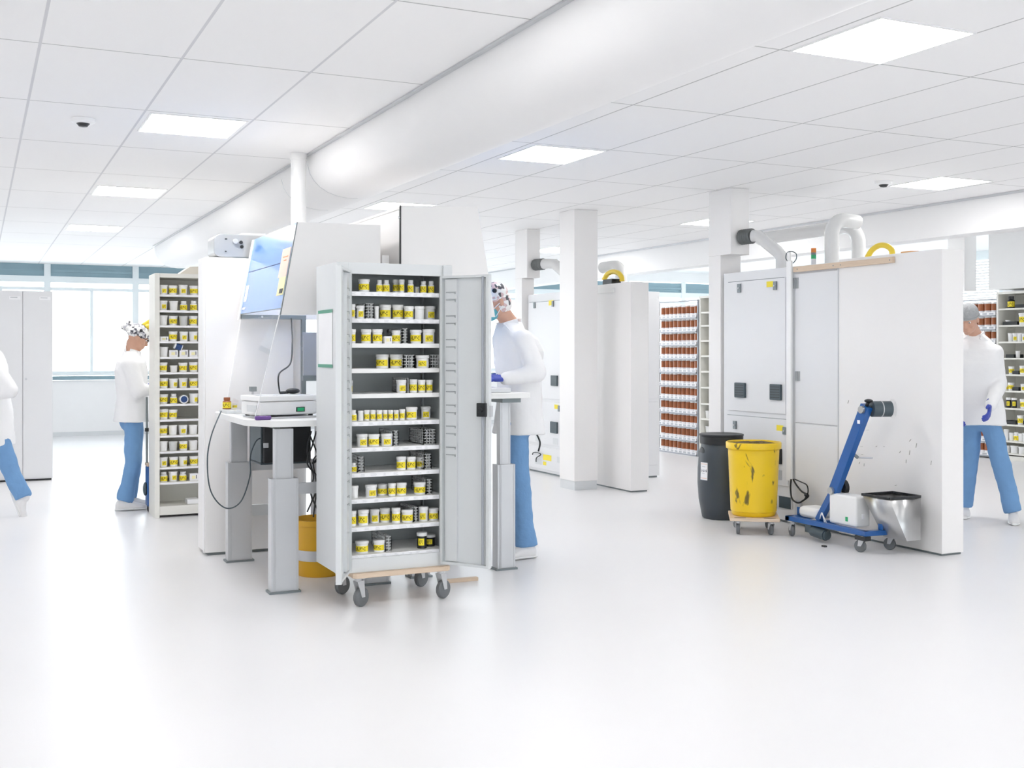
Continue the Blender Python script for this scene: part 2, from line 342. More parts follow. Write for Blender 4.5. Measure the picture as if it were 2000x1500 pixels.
# ceiling lights
LP = [('square ceiling light over the left aisle, nearest the camera', .95, 1.51, 7.03, 7.63), ('square ceiling light over the left aisle, middle of three', .95, 1.51, 10.3, 10.9), ('square ceiling light over the left aisle, nearest the windows', .95, 1.51, 13.6, 14.2),
      ('largest square ceiling light, upper right corner of the photo', 3.5, 4.04, 3.68, 4.26), ('square ceiling light above the blue hood and grey cabinet', 3.5, 4.04, 6.98, 7.58), ('ceiling light partly hidden behind the tall right hood', 3.5, 4.04, 10.25, 10.8),
      ('square ceiling light beside the dark ceiling sensor on the right', 7.13, 7.69, 6.82, 7.38), ('ceiling light half hidden by the column behind the grey drum', 7.13, 7.69, 10.02, 10.6), ('farthest ceiling light, seen between two white columns', 7.13, 7.69, 13.7, 14.46),
      (None, .95, 1.51, 3.7, 4.3), (None, .95, 1.51, .4, 1.0), (None, 3.5, 4.04, .4, 1.0), (None, 7.13, 7.69, 3.5, 4.1), (None, 7.13, 7.69, .3, .9), (None, 3.5, 4.04, 13.5, 14.1),  # unnamed entries are unseen lights added for even brightness
      (None, -2.9, -2.3, 7.03, 7.63), (None, -2.9, -2.3, 3.7, 4.3), (None, -2.9, -2.3, 10.3, 10.9), (None, 10.2, 10.8, 7, 7.6), (None, 10.2, 10.8, 12, 12.6)]
for i, (lb, x0, x1, y0, y1) in enumerate(LP):
    Z = CE if x0 < 8.4 else 3.05
    t = thing('ceiling_light', lb or 'unseen square ceiling light added to brighten the room', 'ceiling light', ((x0 + x1) / 2, (y0 + y1) / 2, Z), 'square ceiling lights')
    MB().box(x0 - .012, x0, y0 - .012, y1 + .012, Z - .006, Z - .0005).box(x1, x1 + .012, y0 - .012, y1 + .012, Z - .006, Z - .0005).box(x0, x1, y0 - .012, y0, Z - .006, Z - .0005).box(x0, x1, y1, y1 + .012, Z - .006, Z - .0005).build('frame', M_WHITE, t)
    box(x0, x1, y0, y1, Z - .005, Z - .001).build('diffuser', M_LAMP, t)
for lb, x, y in (('round ceiling sensor with dark lens over the left aisle', .59, 7.39), ('round ceiling sensor with dark lens beside the right ceiling light', 6.89, 7.22)):
    t = thing('ceiling_sensor', lb, 'sensor', (x, y, CE), 'ceiling sensors')
    MB().lathe([(.0, -.03), (.055, -.03), (.07, -.022), (.074, -.001), (0, -.001)], (x, y, CE)).build('housing', M_WHITE, t)
    MB().lathe([(.0, -.052), (.025, -.048), (.04, -.03), (0, -.03)], (x, y, CE)).build('lens', M_BLACK, t)

# ================================================================== JARS AND TUBS (unit meshes, scaled per copy)
UM = {}
def unit(kind):
    if kind in UM: return UM[kind]
    P = []
    A0, A1 = math.radians(-175), math.radians(-5)
    def lab(r0, z0, r1, z1, m, a0=A0, a1=A1, printed=True):
        n, k = 12, 5; mb = MB(); vs = []
        for i in range(k + 1):
            t = i / k
            vs += [((r0 + (r1 - r0) * t) * math.cos(a0 + (a1 - a0) * j / n), (r0 + (r1 - r0) * t) * math.sin(a0 + (a1 - a0) * j / n), z0 + (z1 - z0) * t) for j in range(n + 1)]
        dark = {(2, 2), (2, 3), (3, 3), (2, 5), (3, 5), (3, 6), (2, 7), (1, 3), (1, 4), (1, 8), (3, 8)} if printed else set()
        mb.add(vs, [])
        for i in range(k):
            for j in range(n):
                mb.f.append((i * (n + 1) + j, i * (n + 1) + j + 1, (i + 1) * (n + 1) + j + 1, (i + 1) * (n + 1) + j)); mb.m.append(1 if (i, j) in dark else 0)
        return mb.mesh('label', [m, M_PRINT])
    white = kind in ('jar', 'patch', 'plain', 'big')
    if kind in ('jar', 'patch', 'plain', 'dark'):
        body = MB().lathe([(0, 0), (.86, 0), (.9, .03), (.9, .76), (.84, .8), (0, .8)])
        lid = MB().lathe([(0, .78), (.96, .78), (1, .8), (1, .97), (.95, 1), (0, 1)])
        P = [('lid', lid.mesh('lid', M_WHITE))]
        if kind == 'jar': P.append(('label', lab(.915, .16, .915, .62, M_YEL)))
        if kind == 'patch': P.append(('label', lab(.915, .14, .915, .58, M_YEL, math.radians(-110), math.radians(-30))))
        if kind == 'dark': P.append(('label', lab(.915, .2, .915, .64, M_YEL, math.radians(-120), math.radians(-45))))
        bm_ = body.mesh('jar', M_BLACK if kind == 'dark' else M_WHITE)
    elif kind == 'bottle':
        bm_ = MB().lathe([(0, 0), (.94, 0), (.98, .03), (.98, .62), (.8, .7), (.6, .73), (.6, .8), (0, .8)]).mesh('bottle', M_WHITE)
        P = [('cap', MB().lathe([(0, .74), (.72, .74), (.75, .76), (.75, .98), (.7, 1), (0, 1)]).mesh('cap', M_WHITE)), ('label', lab(.995, .08, .995, .58, M_YEL))]
    elif kind == 'darkbottle':
        bm_ = MB().lathe([(0, 0), (.94, 0), (.98, .03), (.98, .62), (.8, .7), (.6, .73), (.6, .8), (0, .8)]).mesh('bottle', M_BLACK)
        P = [('cap', MB().lathe([(0, .74), (.72, .74), (.75, .76), (.75, .98), (.7, 1), (0, 1)]).mesh('cap', M_BLACK)), ('label', lab(.995, .12, .995, .56, M_YEL))]
    elif kind in ('tub', 'tubpatch', 'tubplain', 'tubclear'):
        bm_ = MB().lathe([(0, 0), (.80, 0), (.83, .02), (.94, .86), (.9, .88), (0, .88)]).mesh('tub', M_WIRE if kind == 'tubclear' else M_WHITE)
        P = [('lid', MB().lathe([(0, .86), (1, .86), (1.02, .88), (1.02, .97), (.98, 1), (0, 1)]).mesh('lid', M_WIRE if kind == 'tubclear' else M_WHITE))]
        if kind == 'tub': P.append(('label', lab(.87, .2, .925, .68, M_YEL)))
        if kind == 'tubpatch': P.append(('label', lab(.87, .18, .92, .6, M_YEL, math.radians(-100), math.radians(-35))))
    elif kind == 'brown':
        bm_ = MB().lathe([(0, 0), (.92, 0), (.97, .03), (.97, .80), (.85, .86), (0, .86)]).mesh('jar', M_AMBER)
        P = [('cap', MB().lathe([(0, .84), (.9, .84), (.92, .86), (.92, .99), (0, 1)]).mesh('cap', M_WHITE)), ('label', lab(.985, .03, .985, .25, M_PAPER, math.radians(-200), math.radians(20), False))]
    elif kind == 'carton':
        bm_ = box(-.92, .92, -.9, .9, 0, 1).mesh('carton', M_PAPER)
        P = [('label', MB().box(-.5, .3, -.915, -.9, .25, .7, 0).box(.45, .6, -.915, -.9, .3, .8, 1).mesh('label', [M_LEMON, M_BLACK]))]
    UM[kind] = (bm_, P); return UM[kind]
NAMES = {'jar': 'jar', 'patch': 'jar', 'plain': 'jar', 'dark': 'jar', 'bottle': 'bottle', 'darkbottle': 'bottle', 'tub': 'tub', 'tubpatch': 'tub', 'tubplain': 'tub', 'tubclear': 'tub', 'brown': 'jar', 'carton': 'carton'}
SNAMES = {'jar': 'white_jar', 'patch': 'white_jar', 'plain': 'white_jar', 'dark': 'black_jar', 'bottle': 'white_bottle', 'darkbottle': 'black_bottle', 'tub': 'white_tub', 'tubpatch': 'white_tub', 'tubplain': 'white_tub', 'tubclear': 'clear_tub', 'brown': 'brown_jar', 'carton': 'small_carton'}
DESC = {'jar': 'white jar with yellow label', 'patch': 'white jar with small yellow label', 'plain': 'plain white jar', 'dark': 'black jar with white lid', 'bottle': 'narrow-capped yellow-labelled bottle', 'darkbottle': 'black bottle with yellow label',
        'tub': 'tub with yellow band label', 'tubpatch': 'tub with small yellow label', 'tubplain': 'plain white tub', 'tubclear': 'clear tub', 'brown': 'brown jar', 'carton': 'small pale carton'}
def pot(kind, x, y, z, r, h, rz, label, group, tilt=0.0):
    me, parts = unit(kind)
    o = bpy.data.objects.new(SNAMES[kind], me); C.objects.link(o)
    o.location = (x, y, z); o.scale = (r, r, h); o.rotation_euler = (0, tilt, rz)
    tag(o, label, NAMES[kind], group)
    for nm, pm in parts:
        c = bpy.data.objects.new(nm, pm); C.objects.link(c); c.parent = o
    return o
def basket(x0, x1, y0, y1, z, h, label, group):
    t = thing('wire_basket', label, 'basket', ((x0 + x1) / 2, (y0 + y1) / 2, z), group)
    mb = MB(); r = .0016
    def b(p, q): mb.bar(p, q, .0032, .0032)
    nx = max(2, round((x1 - x0) / .016)); ny = max(2, round((y1 - y0) / .03)); nz = max(2, round(h / .018))
    for k in range(nz + 1):
        zz = z + .002 + (h - .004) * k / nz
        b((x0, y0, zz), (x1, y0, zz)); b((x0, y1, zz), (x1, y1, zz)); b((x0, y0, zz), (x0, y1, zz)); b((x1, y0, zz), (x1, y1, zz))
    for k in range(nx + 1):
        xx = x0 + (x1 - x0) * k / nx; b((xx, y0, z), (xx, y0, z + h)); b((xx, y1, z), (xx, y1, z + h)); b((xx, y0, z + .002), (xx, y1, z + .002))
    for k in range(ny + 1):
        yy = y0 + (y1 - y0) * k / ny; b((x0, yy, z), (x0, yy, z + h)); b((x1, yy, z), (x1, yy, z + h))
    mb.build('basket', M_WIRE, t); return t
def caster(parent, x, y, ztop, r, yaw=0.0, wd=.026, m=None):
    ca, sa = math.cos(yaw), math.sin(yaw); off = .022
    cx, cy = x + off * ca, y + off * sa; ax = Vector((-sa, ca, 0)); c = Vector((cx, cy, r))
    mb = MB().box(x - .028, x + .028, y - .028, y + .028, ztop - .006, ztop)
    mb.cyl((x, y, ztop - .02), (x, y, ztop - .005), .018)
    for s in (-1, 1):
        p = c + ax * s * (wd / 2 + .004); top = Vector((x, y, ztop - .018)) + ax * s * (wd / 2 + .004); d = Vector((ca, sa, 0))
        mb.add([top - d * .022 - ax * .002, top + d * .026 - ax * .002, p + d * .012 - ax * .002, p - d * .012 - ax * .002, top - d * .022 + ax * .002, top + d * .026 + ax * .002, p + d * .012 + ax * .002, p - d * .012 + ax * .002],
               [(0, 1, 2, 3), (7, 6, 5, 4), (0, 4, 5, 1), (1, 5, 6, 2), (2, 6, 7, 3), (3, 7, 4, 0)])
    k = mb.build('caster', M_ALU, parent)
    wmb = MB()
    pr_ = [(r * .35, -wd * .5), (r * .9, -wd * .5), (r, -wd * .3), (r, wd * .3), (r * .9, wd * .5), (r * .35, wd * .5)]
    rot = Matrix.Rotation(yaw, 4, 'Z') @ Matrix.Rotation(-math.pi / 2, 4, 'X')
    tmp = MB().lathe(pr_, n=24); wmb.add([tuple(rot @ Vector(v) + c) for v in tmp.v], tmp.f)
    tmp = MB().lathe([(0, -wd * .42), (r * .62, -wd * .42), (r * .62, wd * .42), (0, wd * .42)], n=20); wmb.add([tuple(rot @ Vector(v) + c) for v in tmp.v], tmp.f, 1)
    wmb.build('wheel', [m or M_RUB, M_GREY], k); return k

# ================================================================== OPEN GREY CABINET ON ITS DOLLY
YF = 5.92; CB, CT = .19, 1.885; XL, XR = 1.765, 2.425; HL, HR = 1.825, 2.365; DEP = .42
t = thing('storage_cabinet', 'tall light grey steel cabinet standing open on a wheeled wooden dolly', 'cabinet', ((XL + XR) / 2, YF + DEP / 2, CB))
CAB = t
sh = MB()
sh.box(XL, XL + .018, YF, YF + DEP, CB, CT).box(XR - .018, XR, YF, YF + DEP, CB, CT).box(XL + .018, XR - .018, YF + .021, YF + DEP, CT - .02, CT).box(XL + .018, XR - .018, YF + .021, YF + DEP, CB, CB + .02)
sh.box(XL + .018, HL, YF, YF + .02, CB, CT).box(HR, XR - .018, YF, YF + .02, CB, CT).box(HL, HR, YF + .0005, YF + .02, CB, CB + .075).box(HL, HR, YF - .002, YF + .02, CT - .062, CT)
sh.build('shell', M_GREY, t)
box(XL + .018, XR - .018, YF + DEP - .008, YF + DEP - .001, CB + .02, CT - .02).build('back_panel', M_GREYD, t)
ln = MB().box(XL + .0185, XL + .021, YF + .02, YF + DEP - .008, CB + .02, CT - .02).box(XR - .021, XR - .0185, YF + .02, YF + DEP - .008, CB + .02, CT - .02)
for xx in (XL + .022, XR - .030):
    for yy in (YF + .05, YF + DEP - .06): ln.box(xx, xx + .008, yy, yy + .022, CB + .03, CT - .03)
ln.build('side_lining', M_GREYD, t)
box(HR + .012, XR + .006, YF - .012, YF - .001, CT - .066, CT + .001).build('hinge_cover', M_GREY, t, bev=.002)
SZ = [1.728, 1.580, 1.443, 1.304, 1.165, 1.013, .870, .731, .588, .434, .281]
for i, z in enumerate(SZ):
    s_ = MB().box(XL + .024, XR - .032, YF + .025, YF + DEP - .012, z - .004, z).box(XL + .024, XR - .032, YF + .024, YF + .03, z - .024, z)
    o = s_.build('shelf', M_WMAT if i > 1 else M_GREY, t)
    if i < 2 or i > 4:
        lb = MB().box(XL + .07, XR - .06, YF + .0238, YF + .0239, z - .023, z - .002); x = XL + .08
        while x < XR - .09:
            ww = R.uniform(.03, .055); lb.box(x, x + ww, YF + .0222, YF + .0238, z - .021, z - .004, 0)
            for q in range(3): lb.box(x + .004, x + ww - R.uniform(.006, .02), YF + .0217, YF + .0222, z - .018 + q * .005, z - .0165 + q * .005, 1)
            x += ww + R.uniform(.004, .03)
        lb.build('label_strip', [M_PAPER, M_ALU], o)
# right door, opened past square; local x runs from hinge to free edge, local -y is the inner face
def door(hx, hy, ang, L, left=False):
    T = .03
    mb = MB()
    z0, z1 = CB + .015, CT - .062
    mb.box(0, L, .012, .014, z0, z1)                                   # skin
    for a, b in ((0, .012), (L - .018, L)): mb.box(a, b, -.014, .012, z0, z1)
    mb.box(.012, L - .018, -.012, .012, z0, z0 + .014).box(.012, L - .018, -.012, .012, z1 - .014, z1)
    mb.box(.03, .105, -.006, .012, z0 + .02, z1 - .02)                # stiffener with slots
    return mb, z0, z1
rd = math.atan2(5.655 - YF, 2.552 - HR); L = .318
dm, z0, z1 = door(0, 0, 0, L)
# inner face must look towards the camera: local -y after rotation rd points to (-x,-y) of the room
d = dm.build('door', M_GREY, t, local=True, loc=(HR - t.location.x, YF - .014 - t.location.y, -t.location.z), rotz=rd)
sl = MB()
zz = z1 - .09
for k in range(8):
    for q in (0, .042): sl.box(.036, .098, -.010, -.006, zz - q, zz - q - .006).box(.094, .098, -.010, -.006, zz - q, zz - q - .014)
    zz -= .132 if k < 3 else .118
sl.build('slots', M_SLOT, d, local=True)
MB().cyl((L - .04, -.012, z0 + .02), (L - .04, -.012, z1 - .01), .007, n=10).build('lock_rod', M_LCD, d, local=True)
lk = MB().box(L - .068, L - .012, -.034, -.005, 1.04, 1.115).cyl((L - .04, -.05, 1.075), (L - .04, -.03, 1.075), .014, n=14)
lk.build('lock_box', M_BLACK, d, local=True, bev=.003)
box(L - .001, L + .012, -.012, .012, 1.04, 1.10).build('latch', M_ALU, d, local=True)
# left door, opened past square
ld = math.atan2(5.60 - YF, 1.668 - HL); L2 = .345
lm = MB(); z0, z1 = CB + .012, CT - .045
lm.box(0, L2, -.014, -.012, z0, z1)
for a, b in ((0, .012), (L2 - .026, L2)): lm.box(a, b, -.012, .016, z0, z1)
lm.box(.012, L2 - .026, -.012, .010, z0, z0 + .014).box(.012, L2 - .026, -.012, .010, z1 - .014, z1).box(.03, .11, -.012, .006, z0 + .02, z1 - .02)
d = lm.build('door', M_GREY, t, local=True, loc=(HL - t.location.x, YF - .014 - t.location.y, -t.location.z), rotz=ld)
sl = MB(); zz = z1 - .10
for k in range(10):
    for q in (0, .042): sl.box(.04, .102, .006, .0095, zz - q, zz - q - .005).box(.04, .044, .006, .0095, zz - q, zz - q - .016)
    zz -= .124
sl.build('slots', M_SLOT, d, local=True)
MB().cyl((L2 - .05, .008, z0 + .02), (L2 - .05, .008, z1 - .01), .006, n=10).build('lock_rod', M_ALU, d, local=True)
# paper held by green tape on the cabinet's left side
t = thing('paper_notice', 'blank white sheet held by green tape on the side of the open grey cabinet', 'notice', (XL - .002, YF + .2, 1.5))
box(XL - .003, XL - .0015, YF + .09, YF + .36, 1.325, 1.628).build('sheet', M_PAPER, t)
for z in (1.622, 1.318): box(XL - .0045, XL - .0032, YF + .085, YF + .37, z - .009, z + .009).build('tape', M_TAPE, t)
sc_ = MB()
# the dolly
t = thing('dolly', 'wooden platform dolly on four grey casters carrying the grey cabinet', 'dolly', (2.12, 6.13, 0))
MB().prism([(1.845, 5.90), (1.86, 5.885), (2.40, 5.885), (2.415, 5.90), (2.415, 6.32), (1.845, 6.32)], 'z', .163, .189).build('platform', M_WOOD, t, bev=.003)
for x, y, a in ((1.885, 5.93, .5), (2.37, 5.93, .5), (1.885, 6.28, .5), (2.37, 6.28, .5)): caster(t, x, y, .163, .052, a, .03)

# contents: px left, px right, top y, kind ; per shelf
CAB_ROWS = [
 [(677, 684, 543, 'plain'), (700, 722, 545, 'jar'), (735, 747, 547, 'bottle'), (748, 761, 547, 'bottle'), (767, 779, 546, 'jar'), (779, 790, 546, 'jar'), (796, 808, 547, 'bottle'), (810, 818, 563, 'carton'), (821, 833, 549, 'bottle'), (836, 848, 549, 'bottle')],
 [(681, 694, 594, 'patch'), (696, 712, 597, 'patch'), (731, 740, 598, 'plain'), (741, 764, 595, 'jar'), (766, 788, 595, 'jar'), (789, 808, 598, 'jar'), (809, 829, 598, 'plain'), (831, 853, 598, 'patch')],
 [(680, 695, 643, 'jar'), (705, 725, 643, 'jar'), (727, 747, 643, 'jar'), (748, 764, 645, 'carton'), (765, 782, 645, 'jar'), (801, 823, 644, 'jar'), (825, 849, 643, 'patch')],
 [(734, 759, 692, 'jar'), (761, 786, 692, 'jar'), (812, 838, 694, 'patch')],
 [(678, 689, 743, 'patch'), (774, 794, 742, 'patch'), (799, 815, 741, 'jar'), (816, 831, 742, 'jar'), (832, 845, 742, 'jar')],
 [(682, 697, 801, 'bottle'), (699, 710, 802, 'plain'), (711, 722, 801, 'jar'), (723, 734, 801, 'jar'), (735, 747, 801, 'jar'), (748, 757, 801, 'jar'), (758, 768, 801, 'jar'), (769, 779, 801, 'jar'), (780, 791, 799, 'jar'), (793, 815, 795, 'jar'), (822, 841, 794, 'patch')],
 [(677, 684, 866, 'plain'), (696, 718, 848, 'patch'), (719, 741, 848, 'jar'), (744, 767, 847, 'patch')],
 [(684, 697, 904, 'bottle'), (774, 793, 892, 'jar'), (794, 812, 892, 'jar'), (813, 828, 893, 'jar')],
 [(682, 700, 949, 'plain'), (713, 736, 947, 'patch'), (737, 757, 946, 'jar'), (758, 773, 944, 'jar'), (774, 794, 943, 'jar'), (808, 831, 942, 'jar')],
 [(680, 696, 998, 'jar'), (699, 720, 996, 'jar'), (722, 741, 995, 'patch'), (742, 762, 993, 'jar'), (765, 782, 992, 'jar'), (784, 807, 996, 'jar'), (817, 836, 990, 'patch'), (838, 857, 993, 'jar')],
 [(694, 720, 1057, 'jar'), (729, 752, 1055, 'jar'), (814, 834, 1040, 'dark'), (837, 858, 1044, 'dark')]]
for i, row in enumerate(CAB_ROWS):
    z = SZ[i] + .0005
    for j, (a, b, ty, kd) in enumerate(row):
        yy = YF + .085 + (.05 if kd != 'bottle' and R.random() < .15 else 0)
        p0, p1 = onY(a, ty, yy), onY(b, ty, yy)
        r = (p1.x - p0.x) / 2 * .98; x = max(XL + .03 + r, min(XR - .04 - r, (p0.x + p1.x) / 2)); h = p0.z - z
        h = min(h, .135); h = max(h, .05) if kd != 'carton' else .04
        pot(kd, x, yy, z, r, h, math.radians(R.uniform(-32, 8) - 16 if kd != 'carton' else 0),
            '%s, %s from left on %s shelf of grey cabinet' % (DESC[kd], ORD[j + 1], ORD[i + 1]), 'jars in the grey cabinet')
for j, (i, a, b, lb) in enumerate([(1, 714, 730, 'second shelf'), (2, 785.5, 796, 'third shelf'), (3, 788.5, 809, 'fourth shelf, left'), (3, 840, 860, 'fourth shelf, right'), (4, 795, 798.5, 'fifth shelf'), (6, 768, 778, 'seventh shelf, left'), (6, 828, 850, 'seventh shelf, right'),
                               (7, 699, 711, 'eighth shelf, left'), (7, 829, 842, 'eighth shelf, right'), (8, 833, 843, 'ninth shelf'), (9, 808, 816, 'tenth shelf'), (10, 753, 764, 'eleventh shelf')]):
    z = SZ[i] + .0005; yy = YF + .06
    x0, x1 = onY(a, 800, yy).x, onY(b, 800, yy).x
    basket(x0, x1, yy, yy + .24, z, .085 if i != 3 else .075, 'clear grid basket on the %s of the grey cabinet' % lb, 'grid baskets in the grey cabinet')

# ================================================================== LEFT PARTITION, HOODS AND TABLES
t = thing('partition_panel', 'warm white freestanding panel behind the blue hood and balance table', 'partition', (1.9, 7.97, 0))
box(1.41, 2.02, 7.85, 8.13, .02, 2.045).build('panel', M_PANEL, t, bev=.004)
box(1.43, 2.0, 7.87, 8.11, 0, .02).build('plinth', M_DKALU, t)
MB().box(1.40, 1.4095, 7.86, 7.90, .02, 2.04).build('edge_strip', M_WHITE, t)
t = thing('centre_panel', 'white back panel standing between the two tall hoods', 'partition', (2.3, 7.3, 0))
box(2.285, 2.33, 6.7, 7.84, .25, 2.0).build('panel', M_PANEL, t)
for y in (6.75, 7.72): box(2.26, 2.355, y, y + .06, 0, .25).build('foot', M_GREY, t)
# projector on top of the partition
t = thing('projector', 'silver projector lying on top of the white panel beside the blue hood', 'projector', (1.63, 7.98, 2.046))
pj = MB(); prof = []
for k in range(8): a = math.pi / 2 + math.pi / 2 * k / 7; prof.append((1.525 + .055 * math.cos(a), 2.165 + .045 * math.sin(a)))
for k in range(8): a = math.pi + math.pi / 2 * k / 7; prof.append((1.525 + .055 * math.cos(a), 2.085 + .035 * math.sin(a)))
prof += [(1.83, 2.048), (1.83, 2.21)]
pj.prism(prof, 'y', 7.87, 8.10); pj.build('housing', M_SILV, t, bev=.006)
MB().prism([(1.64, 2.205), (1.66, 2.222), (1.83, 2.222), (1.83, 2.205)], 'y', 7.875, 8.10).build('lid', M_GREY, t)
MB().cyl((1.615, 7.85, 2.16), (1.615, 7.872, 2.16), .018).build('focus_knob', M_ALU, t)
MB().cyl((1.655, 7.86, 2.155), (1.655, 7.872, 2.155), .012).cyl((1.66, 7.86, 2.125), (1.66, 7.872, 2.125), .012).box(1.545, 1.56, 7.862, 7.872, 2.172, 2.178).box(1.545, 1.556, 7.862, 7.872, 2.086, 2.093).build('sockets', M_BLACK, t)
MB().box(1.60, 1.82, 7.865, 7.88, 2.047, 2.052).build('base_rail', M_DKALU, t)

def beam_x(X): return X
# hood with blue film
t = thing('fume_hood', 'white hood with blue film front and coloured papers above the balance table', 'hood', (1.95, 7.2, 1.62))
HY0, HY1 = 6.60, 7.80
b0, b1, tp = (1.621, 1.615), (1.722, 2.168), (2.24, 2.175)
MB().prism([b0, b1, tp, (2.24, 1.622)], 'y', HY0, HY0 + .018).build('side_panel', M_PANEL, t, bev=.001)
MB().prism([b0, b1, tp, (2.24, 1.622)], 'y', HY1 - .018, HY1).build('side_panel', M_PANEL, t)
MB().box(1.735, 2.24, HY0 + .018, HY1 - .018, 2.155, 2.17).build('top_panel', M_PANEL, t)
box(2.222, 2.24, HY0 + .018, HY1 - .018, 1.622, 2.155).build('rear_panel', M_PANEL, t)
def slant(f, off): x = b0[0] + (b1[0] - b0[0]) * f - off; return (x, b0[1] + (b1[1] - b0[1]) * f)
def slab(f0, f1, ya, yb, o0, o1):
    p, q, r_, s_ = slant(f0, o0), slant(f1, o0), slant(f1, o1), slant(f0, o1)
    return MB().prism([p, q, r_, s_], 'y', ya, yb)
fr = slab(0.075, 1, HY0 + .018, HY1 - .018, -.014, -.002).build('film_front', M_FILM, t)
slab(0.585, .592, HY0 + .02, HY1 - .05, -.0025, -.0005).build('seam', M_NAVY, fr)
slab(0, 1, HY1 - .045, HY1 - .0, -.002, .006).build('edge_profile', M_WHITE, t)
slab(0, 1, HY0 - .002, HY0 + .012, -.002, .003).build('edge_profile', M_DKALU, t)
slab(.068, .0745, HY0 + .018, HY1 - .018, -.012, -.001).build('bottom_edge', M_DKALU, t)
p_ = slab(.42, .74, HY0 + .04, HY0 + .24, -.002, .001).build('pink_paper', M_PINK, fr)
slab(.64, .65, HY0 + .07, HY0 + .20, .001, .0015).build('writing', M_ORNG, p_)
slab(.60, .61, HY0 + .10, HY0 + .17, .001, .0015).build('writing', M_ORNG, p_)
q_ = slab(.22, .42, HY0 + .04, HY0 + .2, -.002, .001).build('yellow_paper', M_LEMON, fr)
slab(.24, .29, HY0 + .06, HY0 + .13, .001, .004).build('sticker', M_BLACK, q_)
slab(.22, .42, HY1 - .15, HY1 - .075, -.002, .001).build('white_label', M_PAPER, fr)
slab(.12, .15, HY1 - .16, HY1 - .08, -.002, .001).build('white_label', M_PAPER, fr)
# clear guard between hood and table edge
g = MB()
gx0, gz0 = slant(0, 0); gx1, gz1 = 1.475, 1.0
g.add([(gx0, HY0 + .03, gz0), (gx0, HY1 - .08, gz0), (gx1, HY1 - .3, gz1), (gx1, HY0 + .03, gz1), (gx0 + .004, HY0 + .03, gz0), (gx0 + .004, HY1 - .08, gz0), (gx1 + .004, HY1 - .3, gz1), (gx1 + .004, HY0 + .03, gz1)],
      [(0, 1, 2, 3), (7, 6, 5, 4), (0, 4, 5, 1), (1, 5, 6, 2), (2, 6, 7, 3), (3, 7, 4, 0)])
gt = thing('clear_guard', 'clear plastic sheet with white edges slanting from the blue hood down to the table', 'guard', (1.5, 7.2, 1.0)); gd = g.build('sheet', M_ACRY, gt)
MB().tube([(gx0, HY0 + .03, gz0), (gx1, HY0 + .03, gz1)], .0035, 6).tube([(gx0, HY1 - .08, gz0), (gx1, HY1 - .3, gz1)], .003, 6).build('edge', M_WHITE, gt)
hl = MB().box(1.80, 1.86, HY0 + .1, HY1 - .1, 2.12, 2.15).build('added_hood_lamp', M_WHITE, t)  # unseen lamp, added to brighten the space under the hood
MB().box(1.805, 1.855, HY0 + .11, HY1 - .11, 2.112, 2.119).build('tube', M_HOODFILL, hl)
# monitor arm frame: dark rail on the partition, post down, screen
t = thing('monitor', 'grey flat monitor on a dark arm, half hidden behind the grey cabinet', 'monitor', (2.0, 7.5, 1.3))
arm = MB().box(1.632, 2.08, 7.735, 7.77, 1.622, 1.650).box(2.05, 2.08, 7.735, 7.77, 1.02, 1.622).box(2.05, 2.08, 7.30, 7.735, 1.40, 1.43)
a_ = arm.build('arm', M_DKALU, t)
MB().cyl((1.77, 7.725, 1.636), (1.77, 7.735, 1.636), .008).build('screw', M_ALU, a_)
sc0 = onY(592, 648, 7.28); 
box(sc0.x, 2.26, 7.27, 7.298, 1.235, 1.525).build('screen', M_LCD, t, bev=.003)
box(sc0.x - .004, 2.264, 7.262, 7.299, 1.205, 1.24).build('bezel', M_DKALU, t)
# right hood
t = thing('fume_hood', 'plain white hood with sloped right edge above the standing man\'s table', 'hood', (2.7, 7.2, 1.62))
pl = [(2.375, 1.62), (2.375, 2.305), (2.895, 2.32), (3.015, 1.62)]
MB().prism(pl, 'y', HY0, HY0 + .018).build('side_panel', M_PANEL, t, bev=.001)
MB().prism(pl, 'y', HY1 - .018, HY1).build('side_panel', M_PANEL, t)
MB().box(2.375, 2.895, HY0 + .018, HY1 - .018, 2.285, 2.30).build('top_panel', M_PANEL, t)
box(2.380, 2.395, HY0 + .018, HY1 - .018, 1.62, 2.285).build('rear_panel', M_PANEL, t)
MB().prism([(2.895, 2.31), (2.905, 2.31), (3.02, 1.63), (3.01, 1.63)], 'y', HY0 + .018, HY1 - .018).build('film_front', M_FILM, t)
s_ = box(2.367, 2.374, HY0 - .002, HY0 + .015, 1.62, 2.305).build('edge_profile', M_BLACK, t)
for z in (2.23, 1.93): MB().cyl((2.36, HY0 + .006, z), (2.368, HY0 + .006, z), .008).build('screw', M_ALU, s_)
hl = MB().box(2.70, 2.76, HY0 + .1, HY1 - .1, 2.25, 2.28).build('added_hood_lamp', M_WHITE, t)  # same unseen fill lamp, added inside the right hood
MB().box(2.705, 2.755, HY0 + .11, HY1 - .11, 2.242, 2.249).build('tube', M_HOODFILL, hl)
